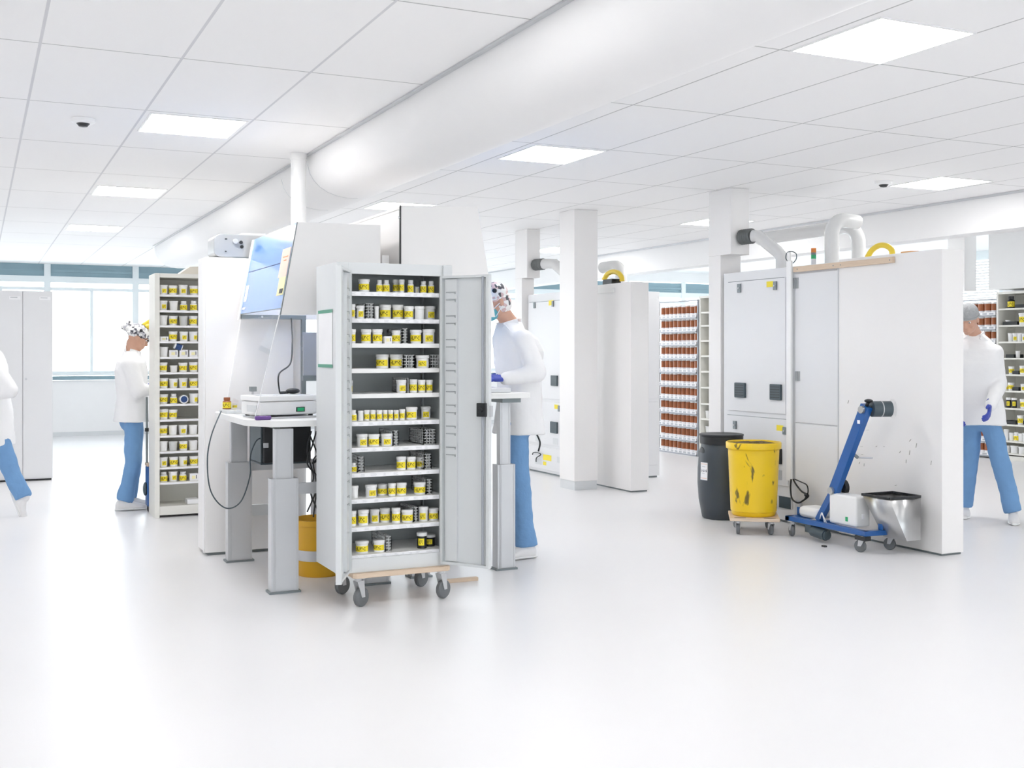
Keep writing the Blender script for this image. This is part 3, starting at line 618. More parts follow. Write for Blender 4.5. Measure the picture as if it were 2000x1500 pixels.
# balance table: two-stage legs
def lift_leg(parent, x0, x1, y0, y1, zm, zt):
    o = MB().box(x0, x1, y0, y1, .012, zm)
    for k in range(3): o.box(x0 + .012 + k * .006, x0 + .014 + k * .006, y0 - .002, y0, .012, zm)
    o.box(x1 - .012, x1 - .01, y0 - .002, y0, .012, zm)
    a = o.build('leg', M_ALU, parent, bev=.003)
    MB().box(x0 + .024, x1 - .028, y0 + .012, y1 - .012, zm, zt).box(x0 + .034, x0 + .036, y0 + .010, y0 + .012, zm, zt).box(x1 - .04, x1 - .038, y0 + .010, y0 + .012, zm, zt).build('inner_column', M_ALU, a, bev=.002)
    box(x0 - .012, x1 + .012, y0 - .012, y1 + .012, 0, .012).build('foot_plate', M_DKALU, a)
t = thing('workbench', 'white height-adjustable table with grey telescopic legs carrying the white balance', 'table', (1.8, 7.0, 0))
W1 = t; ZT = 1.0
MB().prism([(1.42, 7.56), (1.415, 6.66), (1.43, 6.60), (1.53, 6.44), (1.58, 6.42), (2.26, 6.42), (2.26, 7.62), (1.44, 7.62)], 'z', ZT - .038, ZT).build('tabletop', M_WMAT, t, bev=.004)
lift_leg(t, 1.53, 1.69, 6.45, 6.53, .662, ZT - .05); lift_leg(t, 1.50, 1.66, 7.54, 7.62, .662, ZT - .05)
lift_leg(t, 2.08, 2.24, 6.45, 6.53, .662, ZT - .05); lift_leg(t, 2.08, 2.24, 7.54, 7.62, .662, ZT - .05)
MB().box(1.69, 2.08, 6.475, 6.50, .565, .63).build('crossbar', M_ALU, t); MB().box(1.66, 2.08, 7.565, 7.59, .60, .66).build('crossbar', M_ALU, t)
MB().box(1.56, 1.60, 6.53, 7.54, ZT - .05, ZT - .038).box(2.14, 2.18, 6.53, 7.54, ZT - .05, ZT - .038).build('top_rail', M_DKALU, t)
t = thing('cable_tray', 'grey metal rail fixed low across the white panel behind the table', 'rail', (1.8, 7.83, .3))
box(1.70, 2.0, 7.815, 7.849, .26, .335).build('rail', M_GREY, t)
# balance on a steel plate
def rect(cx, cy, ang): return (cx, cy), ang
BA = math.radians(11.5)
t = thing('balance', 'white laboratory balance with green-lit switch on the height-adjustable table', 'balance', (1.505, 6.635, ZT + .018), rotz=BA)
bw, bd, bh = .375, .27, .082
MB().box(0, bw, 0, bd, 0, bh).build('body', M_WHITE, t, local=True, bev=.01)
ld_ = MB().box(-.004, bw + .004, -.004, bd + .004, bh + .002, bh + .034).build('lid', M_WHITE, t, local=True, bev=.006)
MB().box(.03, bw - .03, .03, bd - .03, bh + .0341, bh + .036).build('window', M_GREY, ld_, local=True)
sw = MB().box(.235, .29, -.006, 0.001, .018, .046).build('switch', M_BLACK, t, local=True)
MB().box(.24, .285, -.008, -.006, .022, .042).build('lens', M_GREEN, sw, local=True)
MB().box(-.006, .001, .04, .17, .02, .06).build('side_grip', M_GREY, t, local=True, bev=.002)
for x, y in ((.03, .03), (bw - .03, .03), (.03, bd - .03), (bw - .03, bd - .03)): MB().cyl((x, y, -.008), (x, y, 0), .014).build('foot', M_BLACK, t, local=True)
tag(MB().box(0, .44, -.03, .28, 0, .009).build('steel_plate', M_ALU, None, org=(0, 0, 0)), 'grey metal plate lying under the white balance', 'plate')
o = bpy.data.objects[-1] if False else [q for q in C.objects if q.name == 'steel_plate'][0]; o.location = (1.52, 6.625, ZT + .001); o.rotation_euler.z = BA
t = thing('barcode_scanner', 'black handheld scanner lying on the back of the white balance', 'scanner', onY(572, 758, 6.86))
c = onY(572, 760, 6.86); zb = ZT + .018 + bh + .037
MB().ball((c.x, c.y, zb + .018), (.045, .03, .018)).build('head', M_BLACK, t); MB().cap((c.x - .03, c.y, zb + .01), (c.x - .075, c.y + .01, zb + .008), .008).build('handle', M_BLACK, t)
SCAN = (c.x, c.y, zb)
c = Vector((1.50, 6.54, ZT))
tag(box(c.x - .045, c.x + .05, c.y - .016, c.y + .016, ZT + .0005, ZT + .024).build('purple_case', M_PURP, None, org=(c.x, c.y, ZT), bev=.008), 'small purple case at the front edge of the balance table', 'case')
c = onY(507, 762, 7.0)
t = thing('clamp_post', 'small grey clamp post standing behind the white balance', 'clamp', (1.55, 7.02, ZT))
MB().cyl((1.55, 7.02, ZT), (1.55, 7.02, 1.17), .008, n=10).build('rod', M_ALU, t); box(1.53, 1.57, 7.0, 7.04, 1.15, 1.18).build('clamp', M_DKALU, t)
t = thing('display_unit', 'flat grey display unit at the far left end of the balance table', 'display', (1.49, 7.36, ZT))
box(1.435, 1.56, 7.27, 7.50, ZT + .0005, ZT + .022).build('case', M_GREY, t, bev=.004)
box(1.45, 1.55, 7.29, 7.48, ZT + .0221, ZT + .024).build('screen', M_ALU, t)
pot('bottle', 1.47, 7.42, ZT + .0245, .028, .075, -.4, 'small brown bottle with yellow label on the flat grey display unit', None)
o = [q for q in C.objects if q.name.startswith('white_bottle')][-1]; o.name = 'brown_bottle'
o.data = o.data.copy(); o.data.materials[0] = M_AMBER
for c_ in o.children:
    if c_.name.startswith('cap'): c_.data = c_.data.copy(); c_.data.materials[0] = M_AMBER
pot('jar', 1.53, 7.465, ZT + .0245, .017, .035, -.4, 'tiny yellow-labelled pot beside the brown bottle on the display unit', None)
# computer below the table
c0, c1 = onY(513, 842, 7.0), onY(606, 842, 7.0)
t = thing('computer', 'black desktop computer hung under the balance table', 'computer', ((c0.x + c1.x) / 2, 7.15, .70))
MB().box(c0.x, c1.x, 6.98, 7.38, .705, .938).build('case', M_BLACK, t, bev=.008)
MB().box(c0.x - .012, c0.x - .001, 7.0, 7.3, .70, .952).box(c0.x - .012, c1.x, 7.0, 7.3, .940, .952).box(c0.x - .012, c1.x, 7.0, 7.3, .692, .704).build('bracket', M_SLATE, t)
MB().box(c0.x - .001, c0.x + .03, 6.972, 6.98, .80, .83).build('badge', M_ALU, t)
# cables
cb = [onY(432, 803, 7.3), onY(413, 850, 7.1), onY(405, 900, 7.0), onY(412, 960, 7.0), onY(440, 992, 7.0), onY(470, 980, 7.0), onY(488, 930, 7.0), onY(489, 890, 7.0), onY(500, 862, 7.0), onY(512, 855, 7.02)]
def smooth(pts, n=8):
    out = []; P = [pts[0]] + [Vector(p) for p in pts] + [pts[-1]]; P = [Vector(p) for p in P]
    for i in range(1, len(P) - 2):
        for k in range(n):
            t_ = k / n; a, b, c_, d_ = P[i - 1], P[i], P[i + 1], P[i + 2]
            out.append(.5 * ((2 * b) + (c_ - a) * t_ + (2 * a - 5 * b + 4 * c_ - d_) * t_ ** 2 + (3 * b - a - 3 * c_ + d_) * t_ ** 3))
    return out + [P[-2]]
def cable(name, lbl, pts, r, m, group=None):
    pts = [Vector(p) for p in pts]
    pts = smooth(pts); return tag(MB().tube(pts, r, 8).build(name, m, None, org=tuple(pts[0])), lbl, 'cable', group)
cable('scanner_cable', 'black cable rising from the scanner to the blue hood', [(SCAN[0] - .08, SCAN[1] + .01, SCAN[2] + .010), (SCAN[0] - .075, SCAN[1] + .05, SCAN[2] + .12), onY(567, 710, 7.15), onY(571, 670, 7.3), onY(570, 640, 7.5), onY(569, 622, 7.74)], .005, M_BLACK)
cable('loop_cable', 'long dark cable hanging in a wide loop below the balance table', cb, .0042, M_SLATE)
for j, pts in enumerate([[(608, 842), (600, 880), (612, 930), (606, 960), (622, 1000)], [(618, 842), (610, 870), (600, 905), (622, 940), (600, 1000)], [(622, 850), (628, 880), (612, 900), (618, 950), (612, 1010)], [(605, 850), (620, 890), (610, 905), (628, 895)]]):
    cable('power_cable', ['black cable tangle strand nearest the computer', 'black cable crossing in the tangle beside the computer', 'black cable dropping from tangle to the ochre bin', 'short black cable tie across the tangle'][j], [onY(a, b, 6.80 + .03 * j) for a, b in pts], .005, M_BLACK, 'cables under the balance table')
for j, pts in enumerate([[(626, 735), (624, 760), (618, 790), (622, 806)], [(630, 740), (628, 770), (616, 800)]]):
    cable('monitor_cable', ['black cable hanging from the grey monitor, left strand', 'black cable hanging from the grey monitor, right strand'][j], [onY(a, b, 7.2) for a, b in pts], .004, M_BLACK)
# ochre bin
t = thing('waste_bin', 'ochre yellow bin with grey band on the floor beside the grey cabinet', 'bin', (1.95, 6.93, 0))
MB().lathe([(0, .004), (.135, 0), (.142, .01), (.158, .315), (.166, .317), (.166, .35), (.156, .352), (.150, .34), (.132, .02), (0, .018)], (1.95, 6.93, 0), 40).build('body', M_OCH, t)
MB().lathe([(.1485, .10), (.1515, .10), (.1545, .165), (.1515, .165)], (1.95, 6.93, 0), 40).build('band', M_ALU, t)
# right table
t = thing('workbench', 'white height-adjustable table in front of the standing man', 'table', (2.85, 7.0, 0))
MB().box(2.42, 3.195, 6.45, 7.62, 1.10, 1.135).build('tabletop', M_WMAT, t, bev=.004)
MB().box(3.02, 3.15, 6.5, 7.5, 1.072, 1.098).build('top_rail', M_DKALU, t)
lift_leg(t, 3.00, 3.125, 6.53, 6.61, .675, 1.085); lift_leg(t, 3.00, 3.125, 7.45, 7.53, .675, 1.085); lift_leg(t, 2.42, 2.54, 6.53, 6.61, .675, 1.085)
t = thing('tray', 'flat grey tray on the standing man\'s table', 'tray', (2.9, 6.8, 1.135))
box(2.72, 3.09, 6.52, 6.9, 1.1355, 1.165).build('tray_body', M_ALU, t, bev=.004)
o = onZ(868, 1139, 0); q = onZ(932, 1133, 0)
tag(MB().bar((o.x, o.y, .0105), (q.x, q.y, .0105), .035, .02).build('wooden_batten', M_WOOD, None, org=(o.x, o.y, 0)), 'pale wooden batten lying on the floor right of the cabinet dolly', 'batten')

# ================================================================== THE LONG WHITE MACHINE ROWS
def plate(X, px0, px1, py0, py1, d=.006):
    """a thin box standing on the plane x = X, its corners read off the photo"""
    a, b = onX(px0, py0, X), onX(px1, py1, X)
    return MB().box(X - d, X - .0005, a.y, b.y, a.z, b.z)
def duct(lbl, pts, r, loc, bands=()):
    t = thing('duct', lbl, 'duct', loc)
    MB().tube(pts, r, 22).build('tube', M_DUCT, t); return t
def arc(c, r, a0, a1, u, v, n=9):
    c, u, v = Vector(c), Vector(u), Vector(v)
    return [c + (u * math.cos(a0 + (a1 - a0) * k / n) + v * math.sin(a0 + (a1 - a0) * k / n)) * r for k in range(n + 1)]
# near row: end panel (board) and the cabinet behind it
X1 = 5.95
EP = thing('partition_panel', 'long thick white panel with scuffs behind the blue lifting cart', 'partition', (6.05, 6.2, 0))
MB().box(X1, 6.15, 5.685, 6.705, .015, 2.10).build('panel', M_PANEL, EP, bev=.003)
MB().box(X1 + .01, 6.14, 5.70, 6.69, 0, .015).build('plinth', M_DKALU, EP)
s_ = MB()
for px, py, l_, a in [(1657, 785, 7, 1.2), (1683, 872, 8, .1), (1712, 872, 5, .5), (1684, 888, 6, .3), (1790, 870, 9, 1.3), (1777, 884, 9, 1.4), (1688, 908, 6, 1.4), (1679, 904, 5, 1.1), (1770, 901, 7, 1.5), (1819, 904, 8, 1.4), (1778, 860, 6, .8), (1750, 948, 5, .4), (1758, 883, 5, .9), (1779, 1036, 6, .6), (1727, 872, 4, 0), (1695, 840, 8, .1)]:
    p = onX(px, py, X1); d = Vector((0, -math.cos(a), math.sin(a))) * l_ * .0018
    s_.bar((X1 - .0008, p.y - d.y, p.z - d.z), (X1 - .0008, p.y + d.y, p.z + d.z), .0014, .005, up=(1, 0, 0))
tag(s_.build('scuff_marks', M_SCUFF, EP), kind='stuff')
MC = thing('machine_cabinet', 'white ducted machine cabinet with dark vent handles behind the yellow bucket', 'machine', (6.4, 7.45, 0))
MB().box(X1 + .012, 6.9, 6.715, 8.19, .02, 2.085).build('housing', M_CASE, MC, bev=.003)
MB().box(X1 + .03, 6.88, 6.73, 8.17, 0, .02).build('plinth', M_DKALU, MC)
def dr(px0, px1, py0, py1, h=None, m=M_CASE):
    return plate(X1 + .012, px0, px1, py0, py1, .012)
a, b = onX(1421, 553, X1), onX(1534, 804, X1)
door1 = MB().box(X1, X1 + .0115, b.y, a.y, .885, 2.005).build('door', M_CASE, MC, bev=.002)
MB().box(X1 - .001, X1 + .001, b.y + .01, a.y - .01, 2.001, 2.006).build('gasket', M_DKALU, door1)
door2 = MB().box(X1, X1 + .0115, b.y - .03, a.y + .02, .30, .845).build('door', M_CASE, MC, bev=.002)
MB().box(X1 - .001, X1 + .001, b.y - .02, a.y, .843, .847).build('gasket', M_DKALU, door2)
MB().box(X1, X1 + .0115, 6.72, 7.215, .83, 2.02).build('side_door', M_CASE, MC, bev=.002)
MB().box(X1, X1 + .0115, 6.72, 7.215, .03, .822).build('side_panel', M_CASE, MC, bev=.002)
box(X1 - .004, X1 + .012, 6.704, 6.716, .02, 2.06).build('gap_strip', M_ALU, MC)
def vents(rows, par):
    for px0, px1, py0, py1 in rows:
        h = plate(X1, px0, px1, py0, py1, .022).build('vent_handle', M_SLATE, par, bev=.006)
        p, q = onX(px0, py0, X1), onX(px1, py1, X1); g = MB()
        for k in range(1, 6):
            zz = q.z + (p.z - q.z) * k / 6; g.box(X1 - .024, X1 - .022, p.y - .012, q.y + .012, zz - .003, zz + .003)
        g.build('grille', M_BLACK, h)
vents([(1437.5, 1457.5, 747, 777), (1506.5, 1528, 750, 782)], door1)
for px0, px1, py0, py1, par in ((1441.5, 1448, 555, 571, door1), (1511.5, 1518, 550, 566, door1), (1433, 1439, 822, 838, door2), (1530, 1537, 834, 849, door2)):
    l_ = plate(X1, px0, px1, py0, py1, .012).build('latch', M_DKALU, par, bev=.002)
    p = onX((px0 + px1) / 2, (py0 + py1) / 2, X1); MB().cyl((X1 - .018, p.y, p.z), (X1 - .012, p.y, p.z), .007).build('catch', M_ALU, l_)
for px0, px1, py0, py1, par in ((1497.5, 1510.5, 550, 560, door1), (1517, 1530, 830, 842, door2)): plate(X1, px0, px1, py0, py1, .002).build('yellow_sticker', M_YEL, par)
for px0, px1, py0, py1 in ((1550.5, 1559.5, 543, 563), (1553.5, 1562.5, 725, 744)):
    p, q = onX(px0, py0, X1), onX(px1, py1, X1); m_ = (p.y + q.y) / 2; h = MB()
    h.box(X1 - .006, X1, p.y, m_ + .004, q.z, p.z).box(X1 - .006, X1, m_ - .004, q.y, q.z, p.z).cyl((X1 - .008, m_, q.z), (X1 - .008, m_, p.z), .007); h.build('hinge', M_SLOT, MC)
plate(X1, 1522, 1545, 968, 995, .003).build('dark_vent', M_SLATE, MC)
plate(X1, 1522, 1528, 876, 907, .02).build('handle', M_BLACK, MC, bev=.004)
plate(X1, 1521, 1528, 918, 938, .003).build('grey_sticker', M_ALU, MC)
plate(X1 + .012, 1418, 1548, 969, 972, .014).build('bottom_rail', M_DUCT, MC)
# wooden batten, white tube, cables on the front
p0, p1 = onX(1550, 521, X1), onX(1748, 509, X1)
t = thing('wooden_batten', 'long pale wooden batten screwed along the top of the white cabinet and panel', 'batten', (X1, 6.6, 2.05))
MB().box(X1 - .024, X1 - .001, p1.y, 7.21, 2.035, 2.078).build('strip', M_WOOD, t)
for y in (6.15, 6.66, 6.74, 7.16): MB().cyl((X1 - .026, y, 2.056), (X1 - .024, y, 2.056), .005, n=8).build('screw', M_DKALU, t)
t = thing('cable_conduit', 'tall narrow white conduit running down the cabinet front with black cable looping from both ends', 'conduit', (X1 - .02, 7.26, .36))
MB().box(X1 - .034, X1 - .014, 7.225, 7.285, .355, 2.13).box(X1 - .033, X1 - .015, 7.24, 7.275, 2.13, 2.20).build('conduit', M_WHITE, t, bev=.004)
XX = X1 - .03
pts = [onX(1541, 512, XX), onX(1535, 505, XX), onX(1537, 494, XX), onX(1546, 491, XX), onX(1555, 496, XX), onX(1555, 506, XX), onX(1549, 514, XX)]
MB().tube(smooth(pts), .004, 8).build('loop_top', M_SLATE, t)
XX = X1 - .05
pts = [onX(1545, 936, XX), onX(1544, 955, XX), onX(1547, 974, XX), onX(1558, 982, XX), onX(1568, 978, XX), onX(1579, 968, XX), onX(1566, 960, XX), onX(1556, 948, XX), onX(1549, 936, XX)]
MB().tube(smooth(pts), .007, 8).build('loop_bottom', M_BLACK, t)
pts = [onX(1552, 936, XX), onX(1566, 942, XX), onX(1576, 948, XX), onX(1578, 962, XX), onX(1572, 974, XX)]
MB().tube(smooth(pts), .005, 8).build('loop_bottom', M_BLACK, t)
p = onX(1575, 967, XX); MB().ball(p, (.016, .022, .016)).build('cable_tie', M_BLACK, t)
p = onX(1562, 990, X1); tag(box(X1 - .03, X1 - .002, p.y - .03, p.y + .02, p.z - .055, p.z + .055).build('power_adapter', M_ALU, None, org=(X1, p.y, p.z), bev=.003), 'small grey power adapter on the cabinet side below the black cable loop', 'adapter')
# ducts on top
Zt = 2.086
c = onX(1464, 467, 6.06)
t = thing('duct', 'light grey elbow duct with black flexible sleeve leaving the column casing', 'duct', (6.3, 7.85, 2.09))
q = Vector((6.06, 8.07, 2.405))
fl = []; 
for k in range(13): fl.append((.062 + (.006 if k % 2 else -.004), k / 12))
e0 = Vector((6.06, 8.07, 2.40)); e1 = Vector((6.08, 7.93, 2.40))
MB().tube([e0 + (e1 - e0) * f_ for _, f_ in fl], [r_ for r_, _ in fl], 20).build('flexible_sleeve', M_FLEX, t)
pts = [e1, Vector((6.10, 7.88, 2.395)), Vector((6.16, 7.70, 2.25)), Vector((6.17, 7.66, 2.205)), Vector((6.17, 7.65, 2.16)), Vector((6.17, 7.65, 2.087))]
MB().tube(pts, .052, 22).build('elbow', M_DUCT, t)
t = thing('duct', 'long horizontal white duct curving down behind the yellow hose', 'duct', (6.75, 6.8, 2.09))
a0 = onX(1484, 463, 6.75); a1 = onX(1650, 457, 6.75)
zc = 2.47
pts = [Vector((6.75, a0.y, zc)), Vector((6.75, a1.y, zc))] + arc((6.75, a1.y - .0, zc - .17), .17, math.pi / 2, 0, (0, -1, 0), (0, 0, 1))[1:] + [Vector((6.75, a1.y - .17, 2.087))]
MB().tube(pts, .058, 24).build('tube', M_DUCT, t)
t = thing('duct', 'upright white duct with rounded top rising beside the signal tower', 'duct', (6.4, 6.95, 2.09))
p = onX(1625, 480, 6.40)
pts = [Vector((6.40, p.y, 2.087)), Vector((6.40, p.y, 2.37))] + arc((6.52, p.y, 2.37), .12, math.pi, math.pi / 2, (1, 0, 0), (0, 0, 1))[1:] + [Vector((6.60, p.y + .01, 2.49)), Vector((6.69, p.y + .02, 2.485))]
MB().tube(pts, .060, 24).build('tube', M_DUCT, t)
MB().lathe([(.061, 0), (.072, 0), (.072, .02), (.061, .02)], (6.40, p.y, 2.087)).build('collar', M_DUCT, t)
p = onX(1589, 500, 6.3)
t = thing('signal_tower', 'small signal tower with orange and green segments on the white cabinet', 'signal light', (6.3, p.y, Zt))
MB().cyl((6.3, p.y, Zt), (6.3, p.y, 2.17), .020).build('base', M_ALU, t); MB().lathe([(.04, 0), (.045, .004), (.03, .012), (.02, .012)], (6.3, p.y, Zt)).build('foot', M_WHITE, t)
MB().cyl((6.3, p.y, 2.17), (6.3, p.y, 2.203), .021).build('green_segment', M_GREEN, t); MB().cyl((6.3, p.y, 2.205), (6.3, p.y, 2.222), .021).build('ring', M_DKALU, t); MB().cyl((6.3, p.y, 2.222), (6.3, p.y, 2.258), .021).build('orange_segment', M_ORNG, t)
hp = [onX(1694, 503, 6.35), onX(1702, 490, 6.35), onX(1712, 482, 6.35), onX(1722, 479, 6.35), onX(1733, 481, 6.35), onX(1741, 488, 6.35), onX(1743, 497, 6.35)]
tag(MB().tube(smooth(hp), .022, 14).build('yellow_hose', M_HOSE, None, org=tuple(hp[0])), 'thick yellow hose arching over the top of the long white panel', 'hose')
p, q = onX(1761, 491, 6.06), onX(1794, 487, 6.06)
tag(MB().tube([(6.06, p.y, 2.112), (6.06, (p.y + q.y) / 2, 2.112), (6.06, q.y, 2.112)], [.010, .011, .004], 10).build('orange_stick', M_STICK, None, org=(6.06, p.y, 2.10)), 'short orange stick lying on top of the long white panel', 'stick')
# far row
X2 = 5.85
EP2 = thing('partition_panel', 'white panel standing behind the middle column', 'partition', (5.95, 10.05, 0))
MB().box(X2, 6.06, 9.575, 10.56, .015, 2.09).build('panel', M_PANEL, EP2, bev=.003); MB().box(X2 + .01, 6.05, 9.59, 10.55, 0, .015).build('plinth', M_DKALU, EP2)
M2 = thing('machine_cabinet', 'white ducted machine cabinet behind the standing man', 'machine', (6.3, 11.25, 0))
MB().box(X2 + .012, 6.85, 10.60, 11.90, .02, 2.06).build('housing', M_CASE, M2, bev=.003); MB().box(X2 + .03, 6.83, 10.62, 11.88, 0, .02).build('plinth', M_DKALU, M2)
d1 = MB().box(X2, X2 + .0115, 10.98, 11.86, .86, 1.97).build('door', M_CASE, M2, bev=.002); MB().box(X2 - .001, X2 + .001, 11.0, 11.84, 1.966, 1.971).build('gasket', M_DKALU, d1)
d2 = MB().box(X2, X2 + .0115, 10.98, 11.86, .34, .83).build('door', M_CASE, M2, bev=.002)
d3 = MB().box(X2, X2 + .0115, 10.98, 11.86, .05, .31).build('drawer', M_CASE, M2, bev=.002)
MB().box(6.50, 6.82, 10.588, 10.599, .88, 1.98).build('side_door', M_CASE, M2, bev=.002); MB().box(6.50, 6.82, 10.588, 10.599, .14, .84).build('side_door', M_CASE, M2, bev=.002)
for px0, px1, py0, py1, par in ((1078, 1090, 733, 754, d1), (1077, 1090, 823, 847, d2), (1051, 1056, 820, 843, d2)):
    h = plate(X2, px0, px1, py0, py1, .02).build('vent_handle', M_SLATE, par, bev=.005)
for px0, px1, py0, py1, par in ((1043, 1046, 591, 602, d1), (1079, 1082, 588, 599, d1), (1091, 1094, 792, 804, d2)): plate(X2, px0, px1, py0, py1, .012).build('latch', M_DKALU, par)
for px0, px1, py0, py1, par in ((1072, 1081, 587, 596, d1), (1083, 1091, 790, 799, d2), (1061, 1077, 887, 901, d3), (1061, 1067, 901, 909, d3)): plate(X2, px0, px1, py0, py1, .002).build('yellow_sticker', M_YEL, par)
for px0, px1, py0, py1, par in ((1046, 1056, 850, 863, d2), (1080, 1090, 855, 869, d2), (1045, 1058, 894, 908, d3), (1088, 1096, 892, 905, d3)): plate(X2, px0, px1, py0, py1, .002).build('grey_sticker', M_GREY, par)
MB().tube(smooth([onX(1040, 888, X2 - .02), onX(1042, 884, X2 - .02), onX(1050, 884, X2 - .02), onX(1056, 888, X2 - .02), onX(1048, 894, X2 - .02), onX(1047, 902, X2 - .02)]), .006, 8).build('cable_loop', M_BLACK, d3)
t = thing('duct', 'grey elbow duct with black sleeve on the machine behind the standing man', 'duct', (6.1, 11.6, 2.07))
e0 = Vector((5.90, 11.80, 2.41)); e1 = Vector((5.93, 11.62, 2.41))
MB().tube([e0 + (e1 - e0) * f_ for _, f_ in fl], [r_ for r_, _ in fl], 18).build('flexible_sleeve', M_FLEX, t)
MB().tube([e1, (5.98, 11.45, 2.40), (6.05, 11.25, 2.25), (6.06, 11.2, 2.18), (6.06, 11.2, 2.062)], .06, 18).build('elbow', M_DUCT, t)
t = thing('duct', 'grey duct elbow showing right of the middle column', 'duct', (6.5, 10.9, 2.07))
p = onX(1190, 518, 6.5); 
MB().tube([(6.5, 11.25, 2.36), (6.5, 10.98, 2.36)] + arc((6.5, 10.98, 2.22), .14, math.pi / 2, 0, (0, -1, 0), (0, 0, 1))[1:] + [(6.5, 10.84, 2.062)], .065, 20).build('tube', M_DUCT, t)
hp = [onX(1180, 546, 6.0), onX(1186, 536, 6.0), onX(1196, 531, 6.0), onX(1207, 533, 6.0), onX(1214, 541, 6.0), onX(1215, 549, 6.0)]
tag(MB().tube(smooth(hp), .026, 14).build('yellow_hose', M_HOSE, None, org=tuple(hp[0])), 'yellow hose arching on the panel behind the middle column', 'hose')
p = onX(1195, 549, 5.98); tag(box(5.92, 6.03, p.y - .10, p.y + .09, 2.091, 2.15).build('black_box', M_BLACK, None, org=(5.98, p.y, 2.09), bev=.004), 'small black box under the yellow hose behind the middle column', 'box')
p = onX(1195, 563, X2); tag(box(X2 - .024, X2 - .001, p.y - .06, 10.5, 2.0, 2.045).build('wooden_batten', M_WMAT, None, org=(X2, p.y, 2.02)), 'short pale batten fixed high on the panel behind the middle column', 'batten')

# ================================================================== DRUM, YELLOW BUCKET, LIFTING CART
dc = (5.655, 7.80)
t = thing('plastic_drum', 'dark grey lidded plastic drum with white label behind the yellow bucket', 'drum', (dc[0], dc[1], 0))
MB().lathe([(0, .004), (.150, 0), (.162, .012), (.19, .16), (.200, .30), (.198, .42), (.188, .54), (.172, .60), (.166, .63), (.166, .65), (0, .65)], (dc[0], dc[1], 0), 48).build('body', M_DRUM, t)
ld_ = MB().lathe([(.168, .625), (.178, .625), (.180, .635), (.180, .69), (.184, .693), (.184, .705), (.176, .708), (.12, .700), (0, .700)], (dc[0], dc[1], 0), 48).build('lid', M_BLACK, t)
for a in (math.radians(166), math.radians(-14)):
    p = Vector((dc[0] + .192 * math.cos(a), dc[1] + .192 * math.sin(a), .575)); ca, sa = math.cos(a), math.sin(a)
    mb = MB().ball((dc[0] + .172 * math.cos(a), dc[1] + .172 * math.sin(a), .55), (.013, .06, .05), rot=Matrix.Rotation(a, 3, 'Z')); mb.build('grip_shade', M_BLACK, t)  # black bulge stands in for the shade of a recessed grip
la = math.radians(190); n_ = 8; lm = MB()
def wrap(r, za, zb, a0, a1, n_=8):
    m_ = MB(); m_.add([(dc[0] + r(zz) * math.cos(a0 + (a1 - a0) * k / n_), dc[1] + r(zz) * math.sin(a0 + (a1 - a0) * k / n_), zz) for zz in (za, (za + zb) / 2, zb) for k in range(n_ + 1)], [(i * (n_ + 1) + k, i * (n_ + 1) + k + 1, (i + 1) * (n_ + 1) + k + 1, (i + 1) * (n_ + 1) + k) for i in range(2) for k in range(n_)]); return m_
lb = wrap(lambda z_: .2018 - .0 if z_ < .4 else .198, .33, .475, la - .26, la + .16).build('label', M_PAPER, t)
for zz, w_ in ((.462, .36), (.44, .2), (.41, .24), (.385, .15), (.345, .36)): wrap(lambda z_: .2030 if z_ < .41 else .1995, zz - .003, zz + .003, la - .05 - w_ / 2, la - .05 + w_ / 2).build('print', M_PINK if zz > .45 or zz < .35 else M_ALU, lb)
yc = (5.45, 7.10)
t = thing('bucket', 'large scuffed yellow bucket filled with brown material on a wooden dolly', 'bucket', (yc[0], yc[1], .132))
MB().lathe([(0, .136), (.160, .132), (.168, .142), (.170, .165), (.176, .168), (.196, .64), (.203, .645), (.211, .65), (.213, .690), (.208, .698), (.202, .694), (.196, .66), (.18, .40), (0, .40)], (yc[0], yc[1], 0), 56).build('body', M_BIN, t)
M_FILL = mat('brown_granules', (.22, .16, .07), .9, var=.5, scale=80, bump=1, bscale=70)
g = MB(); rr = [0, .05, .1, .15, .1975]; vs = []
for r_ in rr:
    for k in range(32): a = 2 * math.pi * k / 32; vs.append((yc[0] + r_ * math.cos(a), yc[1] + r_ * math.sin(a), .684 + R.uniform(-.006, .010)))
g.add(vs, [(i * 32 + k, i * 32 + (k + 1) % 32, (i + 1) * 32 + (k + 1) % 32, (i + 1) * 32 + k) for i in range(4) for k in range(32)])
tag(g.build('granules', M_FILL, t), kind='stuff')
t = thing('dolly', 'small wooden dolly with four casters under the yellow bucket', 'dolly', (yc[0], yc[1], 0))
def rz(x, y, a=-.60): return (yc[0] + x * math.cos(a) - y * math.sin(a), yc[1] + x * math.sin(a) + y * math.cos(a))
MB().prism([rz(-.18, -.215), rz(.18, -.215), rz(.187, -.205), rz(.187, .2), rz(-.187, .2), rz(-.187, -.205)], 'z', .107, .131).build('platform', M_WOOD, t, bev=.003)
for x, y in ((-.11, -.19), (.11, -.19)): MB().prism([rz(x + .045 * math.cos(2 * math.pi * k / 16), y + .012 * math.sin(2 * math.pi * k / 16)) for k in range(16)], 'z', .1311, .1325).build('grip_hole', M_BLACK, t)
for x, y in ((-.125, -.165), (.125, -.165), (-.125, .16), (.125, .16)): p = rz(x, y); caster(t, p[0], p[1], .107, .042, 1.0 + R.uniform(-.25, .25), .026)
